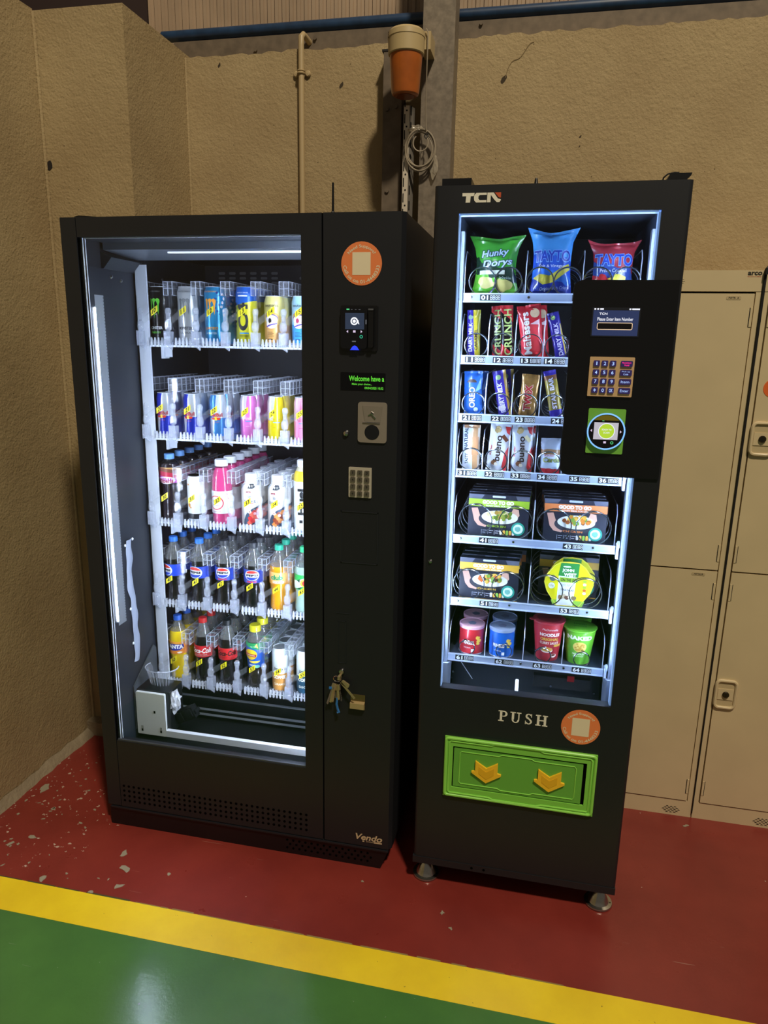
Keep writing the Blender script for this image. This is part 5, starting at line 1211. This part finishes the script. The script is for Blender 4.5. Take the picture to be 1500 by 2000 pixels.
# crisps
p = snack('crisp_green', 'crisp_bag', 'crisps', (.128, .150, .05), bands('bag_green', [(-.5, '#58b52c'), (.030, '#6cc23a'), (.070, '#1d3a2a'), (.102, '#3f9a2c')], slant=.35, rough=.25, coat=.5, wob=.05), 1.3, ears=.35, waist=.2, ripple=.004)
p.pr(join2(rot2(text('Hunky', -.002, .104, .074, .026, .07, .25), .12, 0, .1)), '#12233a', .0014); p.pr(join2(rot2(text('Dorys', .004, .078, .080, .027, .07, .25), .12, 0, .08)), '#12233a', .0014)
p.pr(join2(rot2(text('Hunky', -.002, .104, .070, .022, .02, .25), .12, 0, .1)), '#b9d6ec', .0022); p.pr(join2(rot2(text('Dorys', .004, .078, .076, .023, .02, .25), .12, 0, .08)), '#c9e0f2', .0022)
p.pr(rect(-.040, .024, .052, .062), '#e9ecd9'); p.pr(blob(-.022, .032, .022, 4, 16, .018), '#e6dc8a', .0014); p.pr(blob(.020, .026, .026, 6, 16, .018), '#dccf78', .0016); p.pr(text('Sour Cream & Onion', .026, .044, .030, .006), '#d8efe2', .002); p.pr(rot2(text('crinkle cut', -.030, .008, .040, .007, .02), .05), '#1f4a20', .0018)
for key, st in (('crisp_blue', [(-.5, '#23399e'), (.060, '#2f6fd0'), (.085, '#2a55c4'), (.125, '#4a9ae0')]), ('crisp_red', [(-.5, '#2448b8'), (.022, '#2f86d6'), (.040, '#d8cf3a'), (.055, '#c03038'), (.072, '#35509c'), (.100, '#a8303c')])):
    p = snack(key, 'crisp_bag', 'crisps', (.110, .165 if key == 'crisp_blue' else .135, .045), bands('bag_' + key, st, slant=.25, rough=.25, coat=.5, wob=.05), 2.1 if key == 'crisp_blue' else 4.2, ears=.5, waist=.14, ripple=.004)
    z = .098 if key == 'crisp_blue' else .088
    p.pr(text('TAYTO', 0, z, .092, .032, .07), '#7fb0f0', .0014); p.pr(text('TAYTO', 0, z, .090, .028, .02), '#1f3bb0', .0022)
    p.pr(text('Salt & Vinegar' if key == 'crisp_blue' else 'Prawn Cocktail', 0, z - .026, .064, .009, .01), '#dfe8f8', .002)
    if key == 'crisp_blue':
        p.pr(poly((-.045, .045), (-.02, .028), (.006, .034), (.03, .052), (.046, .066), (.042, .080), (.018, .064), (-.004, .050), (-.03, .054)), '#c9bf3e', .0014); p.pr(blob(-.012, .040, .018, 3, 14, .010), '#d6c94e', .0018)
        p.pr(rot2(text('The Original Irish Crisp', 0, .018, .084, .010, .0, .3), .06), '#c3d4f2', .002)
    else: p.pr(blob(.012, .042, .024, 3, 14, .012), '#dcd04a', .0016)
# bars
def bar_(key, w_, h_, t_, m, seed, **k): return snack(key, 'snack_bar', 'snack bar', (w_, h_, t_), m, seed, seal=.1, waist=.03, ripple=.0014, n=(10, 22), **k)
p = bar_('dm_caramel', .036, .122, .018, bands('wr_dmc', [(-.5, '#3a2f9e'), (.002, '#c9b62a'), (.012, '#8f8a2a')], axis='X', slant=.05, **foil), 1.1); p.pr(vtext('DAIRY MILK', -.008, .052, .075, .011), '#d8d4f0'); p.pr(vtext('CARAMEL', .007, .045, .055, .008), '#3a2a1c'); p.pr(blob(-.008, .103, .007, 2), '#8fb09a')
p = bar_('crunch', .034, .135, .018, bands('wr_crunch', [(-.5, '#b8242c'), (.022, '#151012'), (.105, '#c02a30')], slant=.9, **foil), 2.7); p.pr(vtext('CRUNCH', .002, .066, .118, .020, .02), '#b9cf7a')
p = snack('malt', 'sweet_bag', 'sweets', (.062, .138, .030), bands('wr_malt', [(-.5, '#d0303a'), (.020, '#d8404a'), (.090, '#cf2a36')], slant=.3, **foil), 3.3, seal=.09, waist=.06, ripple=.003); p.pr(vtext('Maltesers', -.012, .066, .108, .020, .03), '#f0e9e6'); p.pr(disc(.014, .115, .012, 18), '#e9c9a0'); p.pr(poly((.0, .088), (.024, .098), (.022, .084)), '#f2c6cc')
p = bar_('dm', .030, .122, .016, mat('wr_dm', '#2f2790', .25, coat=.5), 4.1); p.pr(vtext('DAIRY MILK', .001, .052, .085, .011), '#cfc9ee'); p.pr(disc(-.002, .108, .006, 14), '#8fae6a'); p.pr(rect(.011, .014, .01, .09), '#a8913a')
p = bar_('oreo', .050, .116, .026, mat('wr_oreo', '#2f6fd0', .25, coat=.5), 5.5); p.pr(vtext('OREO', -.002, .046, .058, .019, .06), '#12357c', .0014); p.pr(vtext('OREO', -.002, .046, .055, .016, .03), '#f0f4fa', .002); p.pr(disc(-.003, .086, .013, 20, .009, 0, PI), '#4b3a34', .002); p.pr(disc(.008, .014, .006, 14), '#cfe0f4'); p.pr(poly((.006, .06), (.02, .10), (.022, .07)), '#7fb4f0')
p = bar_('dm_gold', .036, .122, .018, bands('wr_dmg', [(-.5, '#3a2d96'), (.008, '#a8883c')], axis='X', slant=.0, **foil), 6.2); p.pr(vtext('DAIRY MILK', -.003, .050, .080, .012), '#d6d0f0'); p.pr(disc(-.004, .104, .007, 14), '#8fb07a'); p.pr(blob(-.004, .022, .011, 4), '#c8c2e6', .001)
p = bar_('twix', .046, .112, .018, mat('wr_twix', '#a87f45', .22, .35, coat=.4, var=(60, .3)), 7.4); p.pr(vtext('TWIX', -.002, .050, .072, .022, .08), '#e6d9c4', .0012); p.pr(vtext('TWIX', -.002, .050, .068, .019, .04), '#a3202c', .002)
p = bar_('starbar', .033, .126, .018, bands('wr_star', [(-.5, '#3a2d9a'), (.020, '#9a8a3c'), (.100, '#8a5a3a'), (.112, '#3a2d9a')], **foil), 8.8); p.pr(vtext('STAR BAR', 0, .066, .086, .014, .07), '#241c5c', .0012); p.pr(vtext('STAR BAR', 0, .066, .083, .012, .03), '#ece8f0', .002)
p = bar_('natural', .048, .122, .022, bands('wr_nat', [(-.5, '#dfe6ee'), (.002, '#d9a878'), (.016, '#e6d9c8')], axis='X', **foil), 9.6); p.pr(vtext('NATURAL', -.014, .086, .058, .010, .03), '#27405e'); p.pr(vtext('TASTY', -.012, .030, .030, .009, .03), '#27405e'); p.pr(rect(.002, .020, .040, .090), '#d8a070', .0014); p.pr(rect(-.02, .022, .114, .122), '#c8976c', .001)
for key, c, nut in (('bueno', '#dfe3ec', '#6b3a24'), ('bueno_w', '#b9bfca', '#d9cfa0')):
    p = bar_(key, .056, .128, .020, mat('wr_' + key, c, .25, coat=.5), 10.3 if key == 'bueno' else 11.9)
    p.pr(vtext('bueno', -.002, .062, .070, .018, .02), '#2a1a16'); p.pr(poly((.012, .122), (.027, .122), (.026, .10), (.018, .106)), '#d23a3c'); p.pr(poly((.020, .0), (.027, .0), (.027, .07), (.018, .05), (.022, .03), (.014, .012)), '#d23a3c')
    p.pr(blob(-.006, .112, .010, 5), '#b9a06a'); p.pr(rot2(rect(.004, .024, .086, .096), -.8, .014, .09), nut, .0016); p.pr(blob(-.008, .022, .008, 6), '#8a5a3a', .0016); p.pr(blob(-.002, .018, .006, 7), '#efe6cf', .002); p.pr(vtext('Kinder', -.020, .056, .028, .005), '#c23a3c')
p = snack('cards', 'snack_bar', 'snack bar', (.052, .095, .022), bands('wr_cards', [(-.5, '#cf343a'), (.016, '#c9d8ea'), (.056, '#8a6a4a'), (.070, '#8b95a6')], rough=.25, coat=.5, wob=.01), 12.6, seal=.12, waist=.03, ripple=.0016, n=(12, 18)); p.pr(text('Kinder', -.002, .049, .026, .005, .01), '#b3343c'); p.pr(text('Cards', .003, .037, .044, .014, .04), '#1c2418'); p.pr(text('Cards', .003, .037, .042, .012, .0), '#c8d86a', .002)
S_ = 'snacks in the snack machine'
def put_snack(key, label, x, row, y=.135, tilt=0.0, lean=.06, rz=0.0, dz=0.0):
    return P_[key].inst(label, (x, y, RZ[row] - .0055 + dz), rz, S_, rx=-lean, ry=tilt)
put_snack('crisp_green', 'green crisp bag with pale blue lettering on the top shelf', 1.168, 0, .150, 0, .10)
put_snack('crisp_blue', 'blue crisp bag with torn-looking top corners on the top shelf', 1.310, 0, .150, 0, .10)
put_snack('crisp_red', 'blue and red crisp bag half hidden by the control panel', 1.462, 0, .155, 0, .10)
put_snack('dm_caramel', 'purple and yellow chocolate bar in slot 11', 1.121, 1, .132, -.03)
put_snack('crunch', 'red and black bar with green lettering at the front of slot 12', 1.211, 1, .132, -.06, .04, .15)
put_snack('crunch', 'red and black bar with green lettering behind another in slot 12', 1.186, 1, .165, -.08, .06, -.2)
put_snack('malt', 'red sweet bag with white vertical lettering in slot 13', 1.280, 1, .140, -.16, .06)
put_snack('malt', 'red sweet bag behind another in slot 13', 1.292, 1, .185, -.10, .06, .3)
put_snack('dm', 'purple chocolate bar leaning left in slot 14', 1.352, 1, .134, -.26)
put_snack('oreo', 'blue biscuit packet with white lettering at the front of slot 21', 1.127, 2, .136, -.03)
put_snack('oreo', 'blue biscuit packet behind another in slot 21', 1.135, 2, .176, .02)
put_snack('dm_gold', 'purple and gold chocolate bar leaning left in slot 22', 1.215, 2, .134, -.20)
put_snack('dm_gold', 'purple and gold chocolate bar behind another in slot 22', 1.225, 2, .170, -.12)
put_snack('twix', 'gold chocolate bar with red lettering in slot 23', 1.271, 2, .134, .05)
put_snack('starbar', 'purple and brown bar with white lettering leaning left in slot 24', 1.350, 2, .134, -.22)
put_snack('natural', 'pale cereal bar with orange square in slot 31', 1.128, 3, .136, -.02)
put_snack('bueno', 'white wafer bar with red corners in slot 32', 1.197, 3, .136, .07)
put_snack('bueno', 'white wafer bar behind another in slot 32', 1.212, 3, .172, .06)
put_snack('bueno_w', 'greyish white wafer bar with red corners in slot 33', 1.266, 3, .136, -.02)
put_snack('bueno_w', 'greyish white wafer bar behind another in slot 33', 1.272, 3, .172, .0)
put_snack('cards', 'small biscuit packet with red base in slot 34', 1.342, 3, .136, -.02)

# ready meals: printed card sleeves
def meal(key, band, tcol, food):
    w_, h_, t_ = .166, .120, .030
    p = Proto('ready_meal_box', 'meal box'); P_[key] = p
    b = p.part('sleeve', MB().box(-w_ / 2, w_ / 2, 0, t_, 0, h_), mat('sleeve_navy', '#272a38', .35, coat=.3), False)
    def pr(sh, c, o=.0003): p.print(on_plane(sh, -o), prt(c), b)
    pr(poly((-.083, .120), (-.083, .088), (-.06, .09), (-.04, .12)), '#5b5f70'); pr(poly((.083, .120), (.083, .095), (.055, .098), (.045, .12)), '#5b5f70')
    pr(poly((-.075, .080), (-.058, .082), (-.050, .060), (-.045, .045), (-.030, .034), (-.034, .028), (-.055, .032), (-.066, .045)), '#c99a88', .0004); pr(poly((.040, .085), (.055, .082), (.058, .066), (.050, .055), (.032, .064)), '#d3a894', .0006)
    pr(disc(.002, .052, .056, 30, .024), '#343640', .0005); pr(disc(.004, .058, .050, 30, .019), '#d8dcd6', .0007)
    rd = random.Random(sum(map(ord, key)))
    for k in range(34):
        a = rd.random() * 6.28; q = rd.random() ** .5
        pr(blob(.006 + .034 * q * math.cos(a), .064 + .012 * q * math.sin(a), .0062, k), food[k % len(food)], .0008 + .00002 * k)
    pr(rect(-.083, .083, .078 + .008, .112 - .005), band, .0009 + .0009); pr(text('GOOD TO GO', -.002, .099, .086, .0105, .06), '#f4f2ec', .0021); pr(text('READY MEAL FOR ONE', .0, .0895, .070, .004, .01), '#f4f2ec', .0021)
    fr_ = rrect(-.018, .018, .1125, .118, .002, 3); pr((fr_, [tuple(range(len(fr_)))]), '#b9c4d8', .0006)
    pr(text('CHICKEN', -.004, .032, .052, .0055, .03), band, .0012)
    pr(disc(.056, .028, .0185, 28), '#2f9a86', .0012); pr(disc(.056, .028, .0135, 24), '#cfe6e2', .0015); pr(blob(.056, .028, .009, 4), '#6fb0a6', .0018)
    pr(join2(*[rect(-.045 + .018 * k, -.044 + .018 * k, .008, .021) for k in range(3)], *[rect(-.042 + .018 * k, -.030 + .018 * k, .018, .0195) for k in range(3)], *[rect(-.042 + .018 * k, -.034 + .018 * k, .012, .0135) for k in range(3)]), '#b9bcc6')
    for k in range(5): pr(join2(([*rrect(.006 + .0085 * k, .0125 + .0085 * k, .009, .022, .002, 2)], [tuple(range(12))])), ['#e6e3da', '#e2b04a', '#8cc152', '#e2b04a', '#e6e3da'][k], .0009)
    pr(rect(-.083, .083, .0, .0022), band, .0009)
    return p
meal('meal_green', '#93b833', '#9ab93a', ['#8a9a3c', '#cdbf8a', '#5f7a2c', '#a8863c']); meal('meal_orange', '#d98048', '#d98048', ['#c87a2a', '#d9a83c', '#8a4a24', '#7a9a3c']); meal('meal_yellow', '#d3a83a', '#d3a83a', ['#c8642a', '#7a9a3c', '#d9b04a', '#4a3a2a'])
MG = 'boxed meals in the snack machine'
def meals(row, keys, names, x, lx, slot):
    rd = random.Random(slot)
    for k, (key, nm) in enumerate(zip(keys, names)):
        P_[key].inst('ready meal box with %s band, %s in slot %d' % (nm, ORD[k] if k else 'at the front', slot), (x + (rd.uniform(-.006, .006) + lx * k), .118 + .038 * k, RZ[row] - .0055), rd.uniform(-.02, .02), MG, rx=-.04)
meals(4, ['meal_green'] * 5, ['green'] * 5, 1.2135, .0, 41)
meals(4, ['meal_orange'] * 4, ['orange'] * 4, 1.424, -.004, 43)
meals(5, ['meal_yellow', 'meal_yellow', 'meal_orange', 'meal_orange'], ['yellow', 'yellow', 'orange upper left', 'orange upper left'], 1.198, .003, 51)
for k in range(2): P_['meal_yellow'].inst('ready meal box with yellow band behind the yellow tubs, %s' % ['nearer one', 'rear one'][k], (1.418 + .004 * k, .205 + .038 * k, RZ[5] - .0055), 0, MG, rx=-.04)
# yellow tuna tubs
p = Proto('salad_tub', 'salad tub'); P_['tub'] = p
out = [(-.030, 0), (.030, 0), (.058, .040), (.066, .066), (.062, .084), (.042, .112), (.026, .124), (.0, .127), (-.026, .124), (-.042, .112), (-.062, .084), (-.066, .066), (-.058, .040)]
tb = p.part('tub', MB().add([(x, 0, z) for x, z in out] + [(x * .82, .036, .063 + (z - .063) * .82) for x, z in out], [tuple(range(13)), tuple(range(25, 12, -1))] + [(i, (i + 1) % 13, 13 + (i + 1) % 13, 13 + i) for i in range(13)]), mat('tub_yellow', '#d8d21f', .35, coat=.3), False)
def tp(sh, c, o=.0003): p.print(on_plane(sh, -o), prt(c), tb)
tp(poly((-.030, .086), (.024, .084), (.026, .1235), (-.024, .1235)), '#2f8a3e'); tp(poly((-.030, .0), (.014, .0), (.020, .084), (-.028, .086)), '#dfe6ea', .0002); tp(poly((-.040, .0), (.040, .0), (.046, .016), (-.046, .016)), '#8fc24a', .0001)
tp(text('JOHN', -.004, .102, .032, .011, .05), '#f0f4ee', .0008); tp(text('WEST', .002, .0905, .034, .010, .05), '#f0f4ee', .0008); tp(blob(-.006, .113, .012, 4, 14, .003), '#e6f0e6', .0008)
tp(rect(-.026, .024, .068, .082), '#9ec83a', .0006); tp(text('ON THE GO', -.001, .075, .042, .009, .03), '#1f3a24', .0009); tp(text('light lunch', -.004, .060, .034, .010, .0, .3), '#7fa6c8', .0008); tp(text('TUNA SALAD', -.003, .046, .036, .0055, .02), '#33424c', .0008)
for k in range(5): tp(blob(-.020 + .009 * k, .024 + .004 * (k % 2), .0075, k + 2), ['#8a6a4a', '#c8b89a', '#6a4a3a', '#d8cfae', '#7a6a4a'][k], .0008 + .0001 * k)
tp(disc(-.044, .078, .009, 18), '#5a6a70', .0006); tp(disc(-.046, .056, .009, 18), '#e6ead2', .0006); tp(text('17g', -.046, .056, .010, .005), '#6a6a3a', .0009)
for k in range(5): tp(disc(.043, .040 + .0085 * k, .005, 10, .0038), ['#d8d8c8', '#c86a2a', '#9ec83a', '#e6ead2', '#9ec83a'][k], .0006)
p.part('rim', MB().tube([(x, .001, z) for x, z in out], .0018, 6, True), mat('tub_rim', '#e2dc4a', .3), parent=tb)
p.inst('yellow salad tub with green label at the front of slot 53', (1.4165, .122, RZ[5] - .004), 0, S_, rx=-.04)
p.inst('yellow salad tub behind the front one in slot 53', (1.424, .166, RZ[5] - .004), .05, S_, rx=-.04)
# crisp tubes and noodle pots
def tube_can(key, c, lidc, txtc):
    p = Proto('crisp_tube', 'crisp tube'); P_[key] = p; r, h = .0362, .086
    b = p.part('tube', MB().lathe([(r * .96, 0), (r, .002), (r, h - .008)], 36), mat('tube_' + key, c, .3, .1, coat=.4), True)
    p.part('base_rim', MB().lathe([(r + .0006, 0), (r + .0008, .0015), (r + .0002, .003)], 36), mat('tin_rim', '#c9cdd4', .3, .8))
    l = p.part('lid', MB().lathe([(r + .001, h - .009), (r + .0014, h), (r * .96, h + .0015), (r * .93, h - .0005), (0, h - .0005)], 36), mat('lid_' + key, lidc, .3))
    p.print(([(x, y, h - .0002) for x, y in blob(0, 0, .014, 3)[0]], blob(0, 0, .014, 3)[1]), prt('#7d86a0'), l)
    p.print(on_cyl(text('PRINGLES', -.004, .037, .036, .013, .06), r + .0004), prt(txtc), b); p.print(on_cyl(text('PRINGLES', -.004, .037, .035, .011, .03), r + .0007), prt('#f2eee8'), b)
    p.print(on_cyl(join2(blob(.025, .052, .008, 2, 14, .006), blob(.029, .042, .009, 5, 14, .006), blob(.026, .034, .007, 7, 14, .005)), r + .0004), prt('#e2bf4a'), b)
    p.print(on_cyl(rect(.006, .014, .008, .017), r + .0004), prt('#d9dbe0'), b); p.print(on_cyl(text('ORIGINAL', -.006, .021, .022, .004, .01), r + .0004), prt('#f2eee8'), b)
    return p
tube_can('tube_red', '#c22a34', '#d9a9b6', '#7a141c'); tube_can('tube_blue', '#1f63c4', '#8fa0bc', '#12306e')
for key, x, nm in (('tube_red', 1.1535, 'red'), ('tube_blue', 1.2415, 'blue')):
    P_[key].inst('short %s crisp tube at the front of the bottom shelf' % nm, (x, .150, RZ[6] - .0055), -.1, S_); P_[key].inst('short %s crisp tube behind the front one on the bottom shelf' % nm, (x + .004, .228, RZ[6] - .0055), .1, S_)
def pot(key, h, r0, r1, c, lid, name='noodle_pot'):
    p = Proto(name, 'noodle pot'); P_[key] = p
    f = lambda z: r0 + (r1 - r0) * z / h
    b = p.part('cup', MB().lathe([(r0 * .97, 0), (f(.002), .002), (f(h - .004), h - .004)], 36), c); 
    p.part('rim', MB().lathe([(r1, h - .005), (r1 + .002, h - .003), (r1 + .002, h - .001), (r1, h)], 36), mat('pot_rim_' + key, lid, .4))
    l = p.part('lid', MB().lathe([(r1 + .001, h), (r1 * .9, h + .0012), (0, h + .0015)], 32), mat('pot_lid_' + key, lid, .3, .2))
    p.part('lid_tab', MB().prism(disc(-r1 - .002, -.008, .010, 14)[0], h - .001, h + .0006, 'z'), mat('pot_lid_' + key, lid), False, parent=l)
    p.pr = lambda sh, c_, o=.0004: p.print(on_cyl(sh, lambda z: f(z) + o), prt(c_), b)
    p.l = l; p.h = h
    return p
p = pot('pot_red', .120, .0315, .0445, mat('pot_red_body', '#b9303c', .35, coat=.2), '#b23c4a')
p.pr(text('McDonnells', 0, .100, .034, .006, .0, .2), '#f2e9e4'); p.pr(text('NOODLES', 0, .084, .046, .010, .05), '#f2e9e4'); p.pr(text('ORIGINAL', 0, .070, .044, .009, .04), '#e0b84a'); p.pr(text('CURRY SAUCE', 0, .058, .046, .008, .02), '#f2e9e4'); p.pr(rect(.012, .034, .046, .053), '#e0b84a'); p.pr(disc(-.006, .036, .016, 20, .009, PI, 2 * PI), '#ece6dc'); p.pr(disc(-.006, .038, .016, 20, .007), '#c9a04a', .0006); p.pr(disc(.014, .018, .009, 16, .006), '#ece6dc', .0006); p.pr(disc(.014, .020, .006, 14, .003), '#7a3a24', .0009)
p.print(([(x, y, p.h + .0022) for x, y in text('NOODLES', 0, 0, .05, .010, .03)[0]], text('NOODLES', 0, 0, .05, .010, .03)[1]), prt('#5a1420'), p.l); p.print(([(x, y, p.h + .0020) for x, y in disc(0, 0, .034, 28)[0]], disc(0, 0, .034, 28)[1]), prt('#8f2a38'), p.l)
p = pot('pot_green', .106, .0325, .0455, mat('pot_green_body', '#6cba34', .35, coat=.2), '#6fbf3a')
p.pr(text('NAKED', 0, .084, .058, .013, .05), '#eef6e6'); p.pr(disc(.002, .056, .016, 26), '#dcc56a'); rd = random.Random(4)
p.pr(join2(*[blob(.002 + rd.uniform(-.011, .011), .056 + rd.uniform(-.011, .011), .003, k) for k in range(22)]), '#c09a3c', .0007); p.pr(text('NOODLES', 0, .034, .030, .005, .02), '#eef6e6'); p.pr(text('EGG FRIED', 0, .027, .026, .004, .01), '#d8ecc8')
p.print(([(x, y, p.h + .002) for x, y in join2(text('NAKED', 0, .008, .036, .011, .03), text('NOODLE', 0, -.008, .036, .009, .02))[0]], join2(text('NAKED', 0, .008, .036, .011, .03), text('NOODLE', 0, -.008, .036, .009, .02))[1]), prt('#2f7a2a'), p.l)
P_['pot_red'].inst('red noodle pot with gold lettering on the bottom shelf', (1.3725, .156, RZ[6] - .0055), .1, S_)
P_['pot_green'].inst('bright green noodle pot at the front of the bottom shelf', (1.460, .156, RZ[6] - .0055), -.05, S_)
P_['pot_green'].inst('bright green noodle pot behind the front one on the bottom shelf', (1.455, .252, RZ[6] - .0055), .2, S_)
